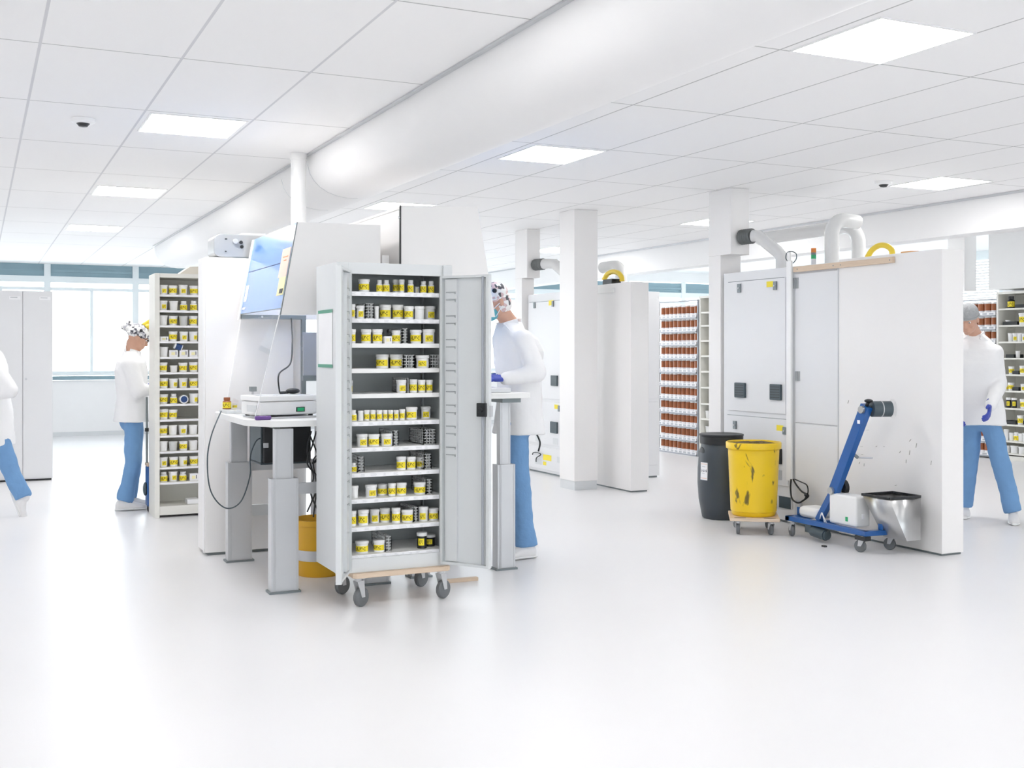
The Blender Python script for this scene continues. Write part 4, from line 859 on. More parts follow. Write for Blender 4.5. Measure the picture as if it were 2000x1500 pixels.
# lifting cart
t = thing('lifting_cart', 'blue lifting cart with slanted mast, white control box and casters before the white panel', 'cart', (5.65, 6.35, 0))
bs = MB(); ZB = .135
bs.bar((5.57, 6.84, ZB), (5.57, 5.985, ZB), .05, .035).bar((5.545, 6.815, ZB), (5.86, 6.815, ZB), .05, .035).bar((5.545, 6.01, ZB), (5.84, 5.99, ZB), .05, .035).bar((5.57, 6.52, ZB), (5.86, 6.52, ZB), .05, .03)
bs.build('base_frame', M_BLUE, t, bev=.004)
for x, y, h in ((5.66, 6.815, .06), (5.70, 6.0, .07)): MB().box(x - .006, x + .006, y - .02, y + .02, ZB + .018, ZB + .018 + h).build('bracket', M_BLUE, t, bev=.002)
for x, y, a in ((5.57, 6.78, 1.2), (5.57, 6.03, 1.9), (5.82, 6.01, 1.9), (5.84, 6.80, 1.2)): caster(t, x, y, ZB - .018, .043, a, .026)
MB().box(5.54, 5.60, 5.985, 6.085, ZB - .05, ZB - .018).build('stop_block', M_BLACK, t, bev=.004)
mo = MB().cyl((5.58, 6.56, .075), (5.58, 6.42, .062), .042, n=22).cyl((5.58, 6.42, .062), (5.58, 6.405, .061), .034, n=22); mo.box(5.55, 5.61, 6.55, 6.62, .06, .15).build('motor', M_SLATE, t, bev=.002)
q0 = Vector((5.62, 6.545, .15)); q1 = onX(1630, 958, 5.62); q2 = onX(1690, 800, 5.62)
MB().bar(q0, q1, .045, .05).build('lower_link', M_BLUE, t, bev=.003)
dq = (q2 - q1).normalized()
mast = MB().bar(q1 - dq * .03, q2 + dq * .03, .05, .078).build('mast', M_BLUE, t, bev=.004)
for p in (q1, q2): MB().cyl(p - Vector((.045, 0, 0)), p + Vector((.045, 0, 0)), .026).build('pivot', M_STEEL, mast)
MB().box(5.592, 5.5955, q2.y - .005 + .03, q2.y + .05, q2.z - .10, q2.z - .075).build('sticker', M_PAPER, mast)
MB().cyl(q1 + Vector((.05, 0, .02)), q1 + Vector((.085, 0, .02)), .062).build('drive_disc', M_BLACK, mast)
MB().cyl(q2 + dq * .03, q2 + dq * .06, .012).ball(q2 + dq * .07, (.03, .03, .014)).build('knob', M_BLACK, mast)
h0 = q2 + Vector((.03, -.03, .005))
MB().cyl(h0, h0 + Vector((.06, -.02, 0)), .055, n=28).cyl(h0 + Vector((.066, -.022, 0)), h0 + Vector((.13, -.043, 0)), .055, n=28).build('head', M_SLATE, mast)
MB().cyl(h0 + Vector((.0602, -.02, 0)), h0 + Vector((.0658, -.0218, 0)), .057, n=28).build('head_ring', M_ALU, mast)
MB().cyl(h0 + Vector((.145, -.047, 0)), h0 + Vector((.150, -.049, 0)), .07, n=32).build('clear_disc', M_ACRY, mast)
m_ = q1 + (q2 - q1) * .5
MB().tube([m_, m_ + Vector((.05, -.03, -.05))], .012, 8).build('handle_base', M_DKALU, mast)
MB().tube([m_ + Vector((.05, -.03, -.05)), m_ + Vector((.09, -.13, -.045))], .006, 8).build('handle_rod', M_ALU, mast)
cb_ = MB().box(5.585, 5.72, 6.12, 6.40, .155, .375).build('control_box', M_WMAT, t, bev=.018)
MB().box(5.582, 5.586, 6.20, 6.225, .19, .222).build('switch', M_GREEN, cb_, bev=.002); MB().box(5.64, 5.66, 6.116, 6.121, .215, .25).build('socket', M_PAPER, cb_, bev=.001)
MB().box(5.60, 5.78, 6.55, 6.76, .153, .235).build('cover', M_WMAT, t, bev=.03)
for k in range(2): MB().tube(smooth([(5.59, 6.43 + .02 * k, .15), (5.575, 6.46, .21 + .01 * k), (5.59, 6.50, .17)]), .004, 6).build('cable', M_WHITE, t)
hx = lambda f0, f1: None
ho = MB()
A = [(5.60, 6.00), (5.85, 6.00), (5.85, 5.80), (5.60, 5.80)]
top = [(5.585, 6.06, .40), (5.87, 6.06, .40), (5.87, 5.80, .40), (5.585, 5.80, .40)]
bot = [(5.745, 6.02, .10), (5.87, 6.02, .10), (5.87, 5.80, .10), (5.745, 5.80, .10)]
bx = Matrix.Rotation(-.0, 4, 'Z')
ho.add(top + bot, [(0, 1, 5, 4), (1, 2, 6, 5), (2, 3, 7, 6), (3, 0, 4, 7), (4, 5, 6, 7)])
o = ho.build('steel_hopper', M_STEEL, t); s_ = o.modifiers.new('wall', 'SOLIDIFY'); s_.thickness = .004; s_.offset = -1
rim = MB()
for i in range(4):
    rim.bar(top[i], top[(i + 1) % 4], .012, .016)
rim.build('rim', M_BLACK, o)
tag(box(5.46, 5.485, 6.30, 6.335, 0, .012).build('door_wedge', M_BLACK, None, org=(5.47, 6.31, 0), bev=.003), 'small black wedge lying on the floor before the blue cart', 'wedge')

# ================================================================== SHELVES WITH TUBS (left, behind the partition)
ZS = [1.878, 1.745, 1.618, 1.485, 1.352, 1.222, 1.088, .955, .825, .690, .556, .423, .295]
YS = 9.80
t = thing('shelf_unit', 'narrow white shelf unit packed with small tubs beside the woman', 'shelf', (1.75, 10.0, 0))
sh = MB().box(1.345, 1.385, YS, YS + .36, 0, 2.055).box(2.16, 2.20, YS, YS + .36, 0, 2.055).box(1.385, 2.16, YS, YS + .36, 2.02, 2.055).box(1.385, 2.16, YS + .01, YS + .36, .02, .095).box(1.36, 2.19, YS + .35, YS + .36, 0, 2.055)
sh.build('carcass', M_CREAM, t, bev=.003)
for z in ZS:
    s_ = MB().box(1.386, 2.159, YS + .012, YS + .35, z - .018, z).build('shelf', M_CREAM, t)
    lb = MB().box(1.39, 2.15, YS + .0117, YS + .0119, z - .017, z - .002)
    for k in range(7): lb.box(1.40 + k * .105, 1.45 + k * .105 + R.uniform(0, .03), YS + .0095, YS + .0118, z - .016, z - .003)
    lb.build('label_strip', M_PAPER, s_)
ROWS = ['ptptw', 'pwbbw', 'wtctt', 'Ltp pw', 'wC CCt', 'tgttw', 'tpptt', 'tb pw', 'tt  tt', 'twpww', 'wctww', 'ptptt', 'bpbGt']
KM = {'p': 'tubpatch', 't': 'tub', 'w': 'tubplain', 'b': 'bottle', 'c': 'tubclear', 'C': 'carton', 'g': 'tubplain', 'G': 'carton', 'L': 'carton'}
XS = [1.425, 1.505, 1.588, 1.672, 1.752, 1.835]
for i, row in enumerate(ROWS):
    row = row.replace('  ', '__').replace(' ', '') if len(row) > 5 and '  ' not in row else row
    j = 0
    for k, ch in enumerate(row):
        if ch in ' _': continue
        j += 1
        kd = KM[ch]; h = {'L': .04, 'g': .055, 'b': .085, 'C': .058, 'G': .06}.get(ch, .083); r = {'b': .030, 'g': .032, 'L': .036}.get(ch, .037)
        pot(kd, XS[k] + R.uniform(-.004, .004), YS + .075, ZS[i] + .0005, r, h * R.uniform(.95, 1.04), R.uniform(-.5, .25) if ch not in 'CGL' else 0,
            '%s, %s from left on %s shelf beside the woman' % (DESC[kd], ORD[j], ORD[i + 1]), 'tubs on the narrow shelf unit')
p = onY(346, 660, YS + .05)
t = thing('tub', 'white tub with blue label tipped over other tubs on the fifth shelf', 'tub', (p.x, YS + .06, ZS[4] + .08))
o = MB().cyl((p.x - .025, YS + .05, ZS[4] + .098), (p.x + .04, YS + .05, ZS[4] + .075), .026, n=18).build('body', M_WHITE, t); MB().lathe([(.0, 0), (.0, 0)]) if False else None
MB().cyl((p.x - .012, YS + .05, ZS[4] + .0935), (p.x + .034, YS + .05, ZS[4] + .077), .0268, n=18).build('label', M_NAVY, t)
p = onY(358, 767, YS + .06)
t = thing('tub', 'tub lying on its side showing a round navy base on the eighth shelf', 'tub', (1.588, YS + .06, ZS[7] + .037))
MB().cyl((1.588, YS + .03, ZS[7] + .037), (1.588, YS + .11, ZS[7] + .037), .036, n=24).build('body', M_WHITE, t)
MB().cyl((1.588, YS + .026, ZS[7] + .037), (1.588, YS + .03, ZS[7] + .037), .027, n=24).build('base', M_NAVY, t)
tag(MB().prism([(1.55, 2.056), (1.64, 2.12), (1.72, 2.125), (2.1, 2.11), (2.12, 2.056)], 'y', YS + .05, YS + .32).build('foam_block', M_BEIGE, None, org=(1.8, YS + .2, 2.056)), 'beige foam block lying on top of the narrow shelf unit', 'block')
tag(box(1.62, 1.72, YS + .06, YS + .2, .0955, .135).build('small_box', M_PAPER, None, org=(1.67, YS + .1, .096), bev=.004), 'small white box lying at the bottom of the narrow shelf unit', 'box')

# lockers at the far left
def locker(lbl, x0, x1):
    t = thing('locker_cabinet', lbl, 'cabinet', ((x0 + x1) / 2, 13.4, 0))
    MB().box(x0, x1, 13.215, 13.65, .02, 2.05).build('carcass', M_CASE, t); MB().box(x0 + .01, x1 - .01, 13.24, 13.63, 0, .02).build('plinth', M_BLACK, t)
    m_ = (x0 + x1) / 2
    for a, b in ((x0 + .003, m_ - .0025), (m_ + .0025, x1 - .003)):
        d_ = MB().box(a, b, 13.2, 13.2145, .03, 2.045).build('door', M_CASE, t, bev=.002)
        lb = box(b - .13, b - .02, 13.198, 13.1995, 1.955, 1.99).build('name_label', M_PAPER, d_)
        box(b - .12, b - .05, 13.1965, 13.1978, 1.975, 1.98).build('writing', M_LCD, lb)
        MB().cyl((a + .03, 13.185, 1.1), (a + .03, 13.2, 1.1), .012, n=12).build('knob', M_ALU, d_)
locker('pale grey double locker behind the walking person, its right edge by the window', .145, .744)
locker('pale grey locker half cut off by the left picture edge', -.46, .14)
# desk, trolley and small shelf in front of the woman
t = thing('desk', 'white desk in front of the woman, mostly behind the shelf unit', 'table', (1.75, 10.6, 0))
MB().box(1.46, 2.2, 10.3, 11.2, 1.0, 1.03).build('desktop', M_WMAT, t, bev=.003)
for x, y in ((1.50, 10.34), (2.14, 10.34), (1.50, 11.14), (2.14, 11.14)): MB().box(x, x + .05, y, y + .05, 0, 1.0).build('leg', M_ALU, t)
t = thing('tray', 'navy tray holding yellow packets on the desk before the woman', 'tray', (1.52, 10.45, 1.03))
MB().box(1.51, 1.70, 10.32, 10.42, 1.031, 1.075).build('tray_body', M_NAVY, t, bev=.004); MB().box(1.525, 1.60, 10.33, 10.41, 1.0755, 1.10).build('packet', M_HOSE, t, bev=.006)
t = thing('trolley', 'dark blue wheeled trolley bag with thin pole between the woman and the shelf unit', 'trolley', (1.38, 10.25, 0))
MB().box(1.335, 1.45, 10.18, 10.32, .05, .40).build('bag', M_BLUE, t, bev=.012); MB().box(1.332, 1.453, 10.177, 10.323, .40, .425).build('rim', M_WOOD, t)
MB().cyl((1.34, 10.25, .42), (1.34, 10.25, 1.0), .010, n=10).build('pole', M_DKALU, t); MB().cyl((1.34, 10.25, .70), (1.34, 10.25, .73), .017, n=12).build('collar', M_BLACK, t)
MB().ball((1.325, 10.24, .20), (.02, .04, .06)).build('pocket', M_SLATE, t)
for y in (10.21, 10.29): MB().cyl((1.35, y, .04), (1.38, y, .04), .04, n=18).build('wheel', M_BLACK, t)
t = thing('wall_shelf', 'pale small shelf with bottles seen above the woman\'s hands', 'shelf', (1.62, 10.95, 1.3))
for k in range(4): MB().box(1.50, 1.9, 10.85, 11.05, 1.32 + .15 * k, 1.335 + .15 * k).build('shelf', M_WMAT, t)
MB().box(1.50, 1.515, 10.85, 11.05, 1.031, 1.95).box(1.885, 1.9, 10.85, 11.05, 1.031, 1.95).build('upright', M_WMAT, t)
for k in range(3):
    for j in range(2): pot('bottle', 1.545 + .06 * j, 10.89, 1.3355 + .15 * k, .022, .07, -.3, 'pale bottle, %s on the %s board above the woman\'s hands' % (['left', 'right'][j], ['lower', 'middle', 'upper'][k]), 'bottles above the desk')

# ================================================================== BROWN JAR RACKS (facing -x) AND WHITE SHELVES
def jar_rack(lbl, where, X, y0, y1, ncol, tops, group, r=.052, h=.150):
    t = thing('jar_rack', lbl, 'rack', (X + .2, (y0 + y1) / 2, 0))
    for y in (y0, y1): MB().box(X + .02, X + .045, y - .012, y + .012, 0, 2.09).build('post', M_LCD, t)
    MB().box(X + .02, X + .045, y0, y1, 2.07, 2.085).build('top_rail', M_LCD, t)
    MB().box(X + .22, X + .235, y0, y1, .0, 2.0).build('back_panel', M_WMAT, t)
    n = len(tops)
    for i, z in enumerate(tops):
        s_ = MB().box(X + .012, X + .22, y0 + .012, y1 - .012, z - .012, z).box(X, X + .01, y0 + .012, y1 - .012, z - .022, z + .016).build('shelf', M_PAPER, t)
        box(X - .001, X + .011, y0 + .012, y1 - .012, z - .040, z - .022).build('shelf_lip', M_LCD, s_)
        lb = MB().box(X - .0002, X - .0001, y0 + .02, y1 - .02, z - .018, z + .008); st = (y1 - y0 - .04) / ncol
        for k in range(ncol):
            yy = y1 - .02 - st * (k + .5)
            for q in range(2): lb.box(X - .0012, X - .0002, yy - st * .34, yy + st * .30, z - .016 + q * .013, z - .007 + q * .013)
        lb.m[:6] = [1] * 6; lb.build('label_print', [M_LCD, M_PAPER], s_)
        for k in range(ncol):
            yy = y1 - .02 - st * (k + .5); s = R.uniform(.97, 1.03)
            pot('brown', X + .075, yy, z + .0005, st * .47, h * s, math.pi / 2 * -1 + R.uniform(-.2, .2), 'brown jar, %s from left on %s shelf of %s' % (ORD[k + 1], ORD[i + 1], where), group)
TB = [1.875, 1.69, 1.51, 1.325, 1.14, .955, .77, .585, .405, .225, .04]
jar_rack('tall rack of brown jars seen between the white panel and the drum column', 'the middle rack', 8.63, 12.465, 13.42, 9, TB, 'brown jars in the middle rack')
jar_rack('tall rack of brown jars behind the man on the right', 'the rack behind the walking man', 11.95, 10.515, 11.10, 5, [z + .02 for z in TB], 'brown jars in the right rack')
def side_shelf(lbl, X, y0, y1, zs, ztop, dep=.32):
    t = thing('shelf_unit', lbl, 'shelf', (X + dep / 2, (y0 + y1) / 2, 0))
    MB().box(X, X + dep, y1 - .03, y1, 0, ztop).box(X, X + dep, y0, y0 + .03, 0, ztop).box(X, X + dep, y0 + .03, y1 - .03, ztop - .03, ztop).box(X + dep - .012, X + dep, y0 + .03, y1 - .03, 0, ztop - .03).box(X + .02, X + dep - .012, y0 + .03, y1 - .03, 0, .06).build('carcass', M_CREAM, t, bev=.002)
    for z in zs: box(X + .005, X + dep - .013, y0 + .031, y1 - .031, z - .022, z).build('shelf', M_CREAM, t)
ZW = [1.92, 1.745, 1.545, 1.345, 1.14, .93, .715, .515, .31, .10]
side_shelf('cream shelf unit seen in the gap left of the drum column', 8.66, 11.4, 12.44, ZW, 2.13)
for i, (z, its) in enumerate(zip(ZW, ['', 'w', 'p', 'T', 'w', 'P', 'B', 'ww', 'ww', 'Tt'])):
    for k, ch in enumerate(its):
        kd = {'w': 'tubplain', 'p': 'tubpatch', 'T': 'tub', 't': 'tub', 'P': 'tubpatch', 'B': 'dark'}[ch]
        pot(kd, 8.76, [12.252, 12.356][k], z + .0005, .05, .10 if ch not in 'TB' else .12, -math.pi / 2, '%s on %s shelf of the cream unit%s' % (DESC[kd], ORD[i + 1], ', farther back' if k else ''), 'tubs in the cream unit')
ZR = [1.95, 1.735, 1.525, 1.315, 1.105, .896, .673, .464, .255, .097]
side_shelf('white shelf unit with dark trays at the right picture edge', 11.93, 9.0, 10.49, ZR, 2.165)
def dark_tray(y0, y1, z, lbl, h=.045):
    t = thing('storage_tray', lbl, 'tray', (12.03, (y0 + y1) / 2, z), 'black trays on the right shelf')
    MB().box(11.955, 12.13, y0, y1, z + .0005, z + .006).box(11.955, 11.961, y0, y1, z + .006, z + h).box(12.124, 12.13, y0, y1, z + .006, z + h).box(11.961, 12.124, y0, y0 + .006, z + .006, z + h).box(11.961, 12.124, y1 - .006, y1, z + .006, z + h).build('tray_body', M_BLACK, t)
def yy(px): return onX(px, 700, 11.99).y
RIGHT = [('dark', 0, [(1975, 'darkbottle', .048, .155)], (1986, 2004)), ('a', 1, [(1998, 'tub', .055, .15), (1969, 'tubplain', .035, .06)], (1962, 1990)), ('b', 2, [(1974, 'tubplain', .035, .105), (1983, 'patch', .035, .105), (1992, 'tubplain', .035, .105), (2001, 'patch', .035, .10)], None),
         ('c', 3, [(1988, 'tubplain', .03, .09)], (1968, 1984)), ('d', 4, [(1976, 'tub', .042, .10), (1998, 'tub', .045, .11)], (1981, 1993)), ('e', 5, [(1965, 'tub', .035, .075), (1975, 'tub', .042, .10), (1998, 'patch', .03, .09)], (1981, 1993)),
         ('f', 6, [(1999, 'tub', .045, .12), (1970, 'dark', .036, .13), (1981, 'dark', .036, .13)], None), ('g', 7, [(1993, 'tub', .04, .12)], (1962, 1987)), ('h', 8, [(1966, 'plain', .036, .14), (1976, 'tubplain', .035, .10), (1985, 'bottle', .035, .11), (1994, 'tubplain', .035, .10), (2002, 'plain', .035, .11)], None), ('i', 9, [(1967, 'plain', .05, .09), (1982, 'plain', .055, .095), (1997, 'plain', .052, .09)], None)]
for nm, i, its, tr in RIGHT:
    z = ZR[i]
    for k, (px, kd, r, h) in enumerate(sorted(its)):
        pot(kd, 11.99, yy(px), z + (.0066 if tr and tr[0] < px < tr[1] else .0005), r * .93, h, -math.pi / 2 + .35 + R.uniform(-.2, .2), '%s, %s from left on %s shelf at right picture edge' % (DESC[kd], ORD[k + 1], ORD[i + 1]), 'containers on the right shelf')
    if tr: dark_tray(yy(tr[1]), yy(tr[0]), z, 'black tray on the %s shelf at the right picture edge' % ORD[i + 1])

# ================================================================== PEOPLE
TEX = bpy.data.textures.new('cloth_folds', 'CLOUDS'); TEX.noise_scale = .16; TEX.noise_depth = 2
def skin_over(name, mb, m, parent, vox, sm=3, fold=0.0, label=None):
    """fuse overlapping solids into one continuous surface"""
    o = mb.build(name, m, parent)
    r = o.modifiers.new('r', 'REMESH'); r.mode = 'VOXEL'; r.voxel_size = vox
    if fold:
        d = o.modifiers.new('d', 'DISPLACE'); d.texture = TEX; d.strength = fold; d.mid_level = .5; d.texture_coords = 'LOCAL'
    s = o.modifiers.new('s', 'SMOOTH'); s.factor = .5; s.iterations = sm
    dg = bpy.context.evaluated_depsgraph_get(); me = bpy.data.meshes.new_from_object(o.evaluated_get(dg))
    old = o.data; o.modifiers.clear(); o.data = me; bpy.data.meshes.remove(old); me.name = name
    me.polygons.foreach_set('use_smooth', [True] * len(me.polygons))
    if label: o['label'] = label
    return o
def hand(mb, wr, d, pn, k=1.0, curl=.5, grow=0.0, right=True):
    """palm, four bent fingers and a thumb leaving the side of the palm"""
    d = d.normalized(); pn = (pn - d * pn.dot(d)).normalized(); a = d.cross(pn) * (1 if right else -1)
    for t in (-1, -.35, .35, 1): mb.cap(wr + a * t * .018 * k + d * .01 * k, wr + a * t * .030 * k + d * .085 * k, .013 * k + grow, .011 * k + grow, 10)
    for t, ln in ((-1, .062), (-.35, .074), (.35, .080), (1, .072)):
        p = wr + a * t * .030 * k + d * .09 * k; r = .0088 * k + grow; dd = d.copy()
        for s_, bend in ((.45, .5), (.32, .8), (.23, .7)):
            rot = Matrix.Rotation(curl * bend, 3, d.cross(pn)); dd = rot @ dd
            q = p + dd * ln * s_ * k; mb.cap(p, q, r, r * .92, 8); p = q; r *= .92
    p = wr + a * .028 * k + d * .03 * k; q = p + (a * .75 + d * .6 + pn * .25).normalized() * .04 * k; e = q + (a * .25 + d * .9 + pn * .2).normalized() * .033 * k
    mb.cap(p, q, .012 * k + grow, .010 * k + grow, 8); mb.cap(q, e, .010 * k + grow, .008 * k + grow, 8)
def person(label, base, f, J, cap, hf=None, pitch=0.3, glove=('L', 'R'), coat_w=1.0, hem=None, mask=False, glasses=False, k=1.0, hood=False, widths=None):
    root = thing('person', label, 'person', base)
    f = Vector((f[0], f[1], 0)).normalized(); s = Vector((-f.y, f.x, 0)); up = Vector((0, 0, 1))
    hf = Vector((hf[0], hf[1], 0)).normalized() if hf else f; hs = Vector((-hf.y, hf.x, 0))
    rot = Matrix.Rotation(pitch, 3, hs); hF = rot @ hf; hU = rot @ up
    H = J['head']; B = MB()
    hm = Matrix((hs, hF, hU)).transposed()
    def hp(a, b, c): return H + hs * a * k + hF * b * k + hU * c * k
    B.ball(H + hU * .025 * k, (.074 * k, .094 * k, .088 * k), 20, 14, rot=hm); B.ball(hp(0, .018, -.045), (.060 * k, .074 * k, .068 * k), 18, 12, rot=hm)
    B.ball(hp(0, .058, -.090), (.032 * k, .026 * k, .022 * k), rot=hm)
    B.cap(hp(0, .088, .008), hp(0, .104, -.028), .009 * k, .014 * k, 8); B.ball(hp(0, .086, .026), (.045 * k, .012 * k, .010 * k), rot=hm)
    B.ball(hp(0, .086, -.058), (.024 * k, .010 * k, .007 * k), rot=hm); B.ball(hp(0, .085, -.070), (.020 * k, .010 * k, .007 * k), rot=hm)
    for q in (-1, 1):
        B.ball(hp(q * .074, -.004, -.005), (.010 * k, .020 * k, .032 * k), rot=hm); B.ball(hp(q * .040, .062, -.025), (.022 * k, .022 * k, .02 * k), rot=hm)
    B.cap(J['neck'], hp(0, -.02, -.06), .060 * k, .055 * k, 14)
    B.loft([(J['pelvis'] - up * .08, .10, .07, s, f), (J['pelvis'], .125, .085, s, f), (J['waist'], .125, .085, s, f), (J['chest'], .16, .105, s, f), (J['neck'] - up * .05, .13, .07, s, f), (J['neck'], .06, .055, s, f)])
    for q in 'LR':
        sg = 1 if q == 'L' else -1
        B.cap(J['sh' + q], J['el' + q], .050 * k, .040 * k); B.cap(J['el' + q], J['wr' + q], .040 * k, .027 * k)
        B.cap(J['hip' + q], J['kn' + q], .070 * k, .055 * k); B.cap(J['kn' + q], J['an' + q], .052 * k, .034 * k)
        hand(B, J['wr' + q], J['ha' + q], J.get('pn' + q, -s * sg), k, right=(q == 'R'), grow=-.0022 if q in glove else 0)
        ff = J.get('ff' + q, f).normalized(); uu = ff.cross(up).cross(ff).normalized(); B.cap(J['an' + q] - uu * .03, J['an' + q] + ff * .10 - uu * .062, .022, .014)
    body = skin_over('body', B, M_SKIN, root, .0065, 2)
    for q in (-1, 1):
        e = MB().ball(hp(q * .032, .081, .010), (.012 * k, .008 * k, .008 * k), rot=hm); e.ball(hp(q * .032, .0885, .010), (.005 * k, .003 * k, .005 * k), mi=1, rot=hm); e.build('eye', [M_WHITE, M_BLACK], root)
    # hair under the cap
    # coat
    w_ = widths or {}
    cs, wd = coat_w, MB()
    hemz = hem if hem is not None else J['pelvis'].z - .12
    hc = J['pelvis'].copy(); hc.z = hemz; hc = hc + J.get('hemshift', Vector())
    rg = [(hc, .215 * cs, .160 * cs, s, f), ((hc + J['pelvis']) / 2 + up * .0, .205 * cs, .150 * cs, s, f), (J['pelvis'] + up * .05, .19 * cs, .140 * cs, s, f), (J['waist'], .180 * cs, .130 * cs, s, f), (J['chest'], .205 * cs, .145 * cs, s, f), ((J['chest'] + J['neck']) / 2, .20 * cs, .125 * cs, s, f), (J['neck'] - up * .045, .135 * cs, .085, s, f), (J['neck'] + up * .012, .074, .072, s, f)]
    wd.loft(rg, 36, pw=.72)
    for q in 'LR':
        wd.cap(J['sh' + q], J['el' + q], .075 * cs, .066 * cs, 16); wd.cap(J['el' + q], J['wr' + q], .066 * cs, .048 * cs, 16)
    coat = skin_over('coat', wd, M_COAT, root, .012, 4, .022)
    fr = J['chest'] + f * .1
    cm = MB()
    n1 = J['neck'] + up * .012
    for q in (-1, 1):
        a_, b_, c_ = n1 + s * q * .075 - f * .02, n1 + s * q * .045 + f * .075 - up * .03, n1 + s * q * .095 + f * .06 - up * .075
        cm.bar(a_, b_, .012, .045); cm.bar(b_, c_, .012, .035)
    cm.bar(n1 + s * .06 - f * .055, n1 - s * .06 - f * .055, .012, .045)
    cm.build('collar', M_COAT, coat, bev=.004)
    # trousers
    T = MB()
    T.ball(J['pelvis'] - up * .05, (.135, .100, .10), 20, 12, rot=Matrix((s, f, up)).transposed())
    for q in 'LR':
        T.cap(J['hip' + q], J['kn' + q], .081 * k, .074 * k, 18); T.cyl(J['kn' + q], J['an' + q] + (J['kn' + q] - J['an' + q]).normalized() * .0, .074 * k, .071 * k, 20)
    skin_over('trousers', T, M_JEAN, root, .011, 3, .030)
    for q in 'LR':
        ff = J.get('ff' + q, f).normalized(); side = ff.cross(up).normalized(); uu = side.cross(ff).normalized(); A = J['an' + q]; fl = A - uu * .085
        S = MB().loft([(fl - ff * .075 + uu * .035, .020, .026, side, uu), (fl - ff * .06 + uu * .045, .034, .044, side, uu), (fl - ff * .02 + uu * .055, .037, .055, side, uu), (fl + ff * .04 + uu * .048, .040, .046, side, uu), (fl + ff * .10 + uu * .034, .045, .032, side, uu), (fl + ff * .155 + uu * .027, .040, .025, side, uu), (fl + ff * .185 + uu * .022, .022, .016, side, uu)], 18)
        S.cap(A + uu * .012, A - uu * .03, .040, .036, 16); o = skin_over('shoe', S, M_SHOE, root, .006, 2)
        so = MB().loft([(fl + ff * x + uu * .010, w2, .010, side, uu) for x, w2 in ((-.08, .022), (-.06, .036), (0, .038), (.06, .042), (.11, .047), (.16, .040), (.19, .020))], 16); so.build('sole', M_WHITE, o)
    for q in glove:
        G = MB(); hand(G, J['wr' + q], J['ha' + q], J.get('pn' + q, -s * (1 if q == 'L' else -1)), k, grow=.0025, right=(q == 'R')); G.cap(J['wr' + q] - J['ha' + q].normalized() * .04, J['wr' + q] + J['ha' + q].normalized() * .01, .038, .032)
        skin_over('glove', G, M_GLOVE, root, .005, 2)
    # head wear
    CM = MB().ball(hp(0, -.008, .048), (.084 * k, .104 * k, .088 * k), 22, 14, rot=hm)
    if hood: CM.ball(hp(0, -.035, -.02), (.082 * k, .080 * k, .085 * k), 20, 12, rot=hm)
    CP = skin_over('cap', CM, cap, root, .007, 2, .006)
    band = MB(); ring = [hp(.085 * math.cos(a), -.008 + .105 * math.sin(a), .025 + .010 * math.sin(a)) for a in [2 * math.pi * i / 24 for i in range(25)]]
    band.tube(ring, .006 * k, 8).build('cap_band', cap, CP)
    if mask:
        K = MB().ball(hp(0, .06, -.055), (.062 * k, .062 * k, .058 * k), 18, 12, rot=hm); mk = skin_over('face_mask', K, M_TEAL, root, .007, 2)
        for q in (-1, 1): MB().tube([hp(q * .058, .06, -.03), hp(q * .08, .0, .0), hp(q * .07, -.03, .02)], .003, 6).tube([hp(q * .055, .06, -.085), hp(q * .078, .0, -.03), hp(q * .07, -.03, -.02)], .003, 6).build('ear_loop', M_PAPER, mk)
    if glasses:
        G = MB()
        for q in (-1, 1):
            G.tube([hp(q * .033 + .024 * math.cos(a), .103, .012 + .019 * math.sin(a)) for a in [2 * math.pi * i / 14 for i in range(15)]], .0028, 6); G.bar(hp(q * .057, .103, .015), hp(q * .078, .0, .018), .004, .005)
        G.bar(hp(-.010, .104, .014), hp(.010, .104, .014), .004, .004); G.build('glasses', M_BLACK, root)
    return root, hp, hm, coat
V = Vector
# --- woman at the narrow shelf, facing right
YW_ = 10.5
def w_(px, py, dy=0): return onY(px, py, YW_ + dy)
J = dict(head=w_(268, 660), neck=w_(257, 688), chest=w_(256, 725), waist=w_(257, 775), pelvis=w_(256, 812),
         shR=w_(254, 712, -.17), elR=w_(270, 764, -.23), wrR=w_(298, 762, -.17), haR=V((.9, .25, -.12)), shL=w_(254, 712, .17), elL=w_(274, 762, .22), wrL=w_(304, 755, .12), haL=V((.9, -.2, .0)),
         hipR=w_(258, 822, -.09), knR=w_(260, 905, -.10), anR=V((w_(243, 970, -.10).x, YW_ - .10, .088)), hipL=w_(262, 822, .09), knL=w_(263, 900, .10), anL=V((w_(246, 965, .10).x + .03, YW_ + .10, .088)), pnR=V((0, .3, -1)), pnL=V((0, -.3, -1)))
J['hemshift'] = V((.0, 0, 0))
r, hp, hm, coat = person('person in white jacket, blue trousers and patterned cap with yellow tuft beside the narrow shelf', (J['pelvis'].x, YW_, 0), (1, -.06), J, M_CAP, pitch=.42, glove=('R', 'L'), hem=.775, k=.95, glasses=True, coat_w=.98)
tf = MB()
for a_, b_ in (((0, .06, .125), (0, .115, .165)), ((.02, .03, .13), (.03, .09, .18)), ((-.02, .035, .13), (-.03, .10, .178)), ((0, .0, .135), (0, .045, .195)), ((.0, .02, .13), (.0, .08, .20))): tf.cap(hp(*a_), hp(*b_), .018, .024, 10)
skin_over('yellow_tuft', tf, M_HOSE, r, .006, 2, .01)
bw_ = MB().ball(hp(-.01, -.135, .045), (.02, .045, .03), rot=hm).ball(hp(.0, -.115, .09), (.02, .03, .035), rot=hm); bw_.build('cap_bow', M_CAP, r)
MB().ball(hp(-.085, .0, .075), .014).ball(hp(.085, .0, .075), .014).build('button', M_BLACK, r)
sl_ = onY(262, 818, YW_ - .21)
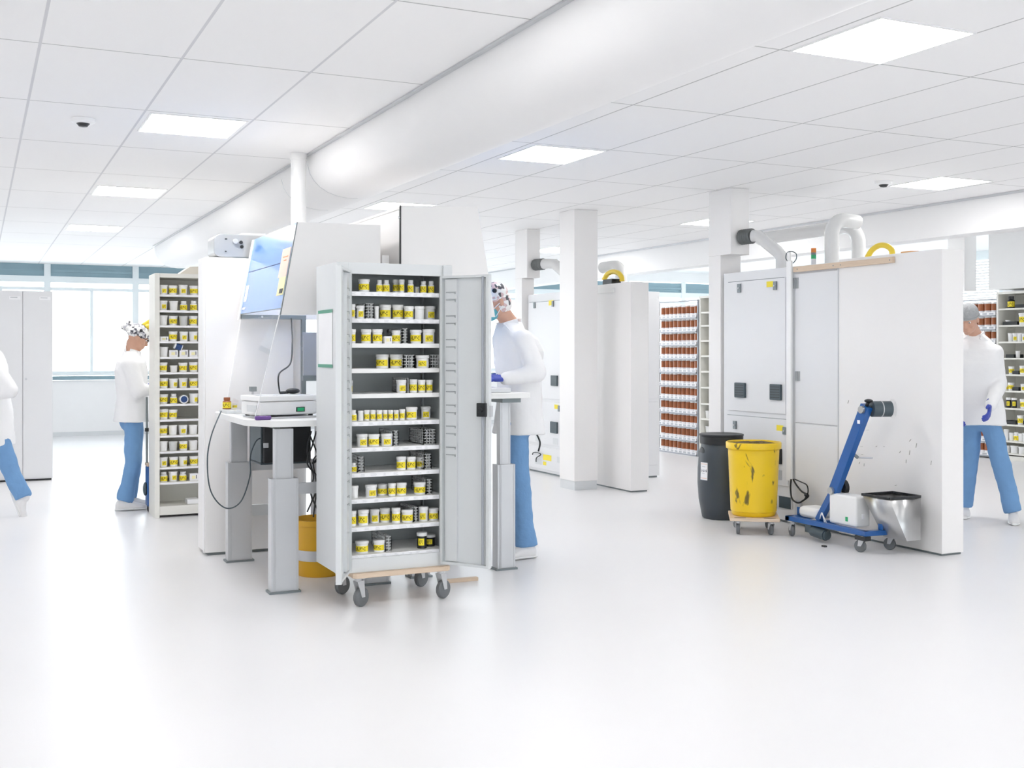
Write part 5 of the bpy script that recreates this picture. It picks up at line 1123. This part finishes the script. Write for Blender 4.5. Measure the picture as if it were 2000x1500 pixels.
# --- standing man at the right table, facing left
YM = 6.93
def m_(px, py, dy=0): return onY(px, py, YM + dy)
J = dict(head=m_(967, 590), neck=m_(996, 632), chest=m_(1012, 688), waist=m_(1015, 760), pelvis=m_(1013, 818),
         shL=m_(1022, 662, -.17), elL=m_(1049, 728, -.25), wrL=m_(988, 739, -.22), haL=V((-1, .1, .03)), shR=m_(1008, 655, .18), elR=m_(1030, 720, .24), wrR=m_(980, 735, .15), haR=V((-1, -.2, 0)),
         hipL=m_(1010, 828, -.08), knL=m_(1015, 945, -.09), anL=V((m_(1026, 1060, -.09).x, YM - .10, .088)), hipR=m_(1008, 828, .08), knR=m_(1008, 945, .12), anR=V((m_(1012, 1050, .14).x, YM + .14, .088)), pnL=V((0, .4, -1)), pnR=V((0, -.4, -1)))
r, hp, hm, coat = person('person in long white coat, teal mask and patterned hood, standing at the right table', (3.4, YM, 0), (-1, -.10), J, M_CAP2, pitch=.35, glove=('L', 'R'), hem=.835, mask=True, hood=True, coat_w=.95)
MB().ball(hp(.075, .02, .085), .016).ball(hp(-.075, .02, .085), .016).build('button', M_BLACK, r)
c = m_(1016, 640, -.16)
pk = MB().bar(J['chest'] + V((-.10, -.185, .06)), J['chest'] + V((-.10, -.185, -.03)), .09, .006, up=(0, 1, 0)); 
c = onY(1026, 868, YM - .21); 
kc = MB().tube(smooth([J['pelvis'] + V((.045, -.185, -.095)), J['pelvis'] + V((.065, -.195, -.15)), J['pelvis'] + V((.055, -.19, -.21))]), .006, 6); kc.build('key_strap', M_BLACK, r)
# --- walking man at the right, half behind the long panel
def r_(px, py, z=9.3): return U(px, py, z)
J = dict(head=r_(1891, 624, 9.2), neck=r_(1903, 654, 9.32), chest=r_(1907, 712, 9.3), waist=r_(1912, 768, 9.32), pelvis=r_(1915, 806, 9.34),
         shL=r_(1942, 690, 9.28), elL=r_(1951, 752, 9.2), wrL=r_(1934, 793, 8.98), haL=V((-.55, -.35, -.62)), shR=r_(1866, 688, 9.45), elR=r_(1856, 752, 9.4), wrR=r_(1868, 800, 9.2), haR=V((-.3, -.5, -.8)),
         hipL=r_(1930, 812, 9.3), knL=r_(1955, 905, 9.26), anL=r_(1979, 998, 9.2), hipR=r_(1899, 812, 9.4), knR=r_(1893, 905, 9.45), anR=r_(1884, 986, 9.55))
J['anL'].z = .088; J['anR'].z = .088
person('person in white jacket, grey hair net and blue gloves stepping out behind the long panel', (J['pelvis'].x, J['pelvis'].y, 0), (-.72, -.69), J, M_NET, hf=(-.9, -.45), pitch=.45, glove=('L', 'R'), hem=.79, coat_w=.96)
# --- walking man cut off by the left picture edge
def l_(px, py, z=9.65): return U(px, py, z)
J = dict(head=l_(-38, 615), neck=l_(-30, 668), chest=l_(-22, 712), waist=l_(-12, 775), pelvis=l_(-10, 815),
         shL=l_(-14, 712, 9.48), elL=l_(20, 764, 9.42), wrL=l_(-32, 772, 9.36), haL=V((-1, 0, .1)), shR=l_(-28, 706, 9.83), elR=l_(-40, 765, 9.95), wrR=l_(-80, 790, 9.95), haR=V((-1, 0, -.2)),
         hipL=l_(-6, 826, 9.56), knL=l_(18, 915, 9.56), anL=l_(46, 978, 9.56), hipR=l_(-14, 826, 9.75), knR=l_(-70, 905, 9.75), anR=l_(-95, 995, 9.75), ffL=V((-.60, 0, -.5)).normalized() * -1)
J['ffL'] = V((.30, -.1, -.8)); J['anR'].z = .088
J['anL'].z = .155
person('person in white coat and blue trousers striding left, cut off by the left picture edge', (J['pelvis'].x, J['pelvis'].y, 0), (-1, 0), J, M_NET, pitch=.15, glove=(), hem=.60, coat_w=1.0)
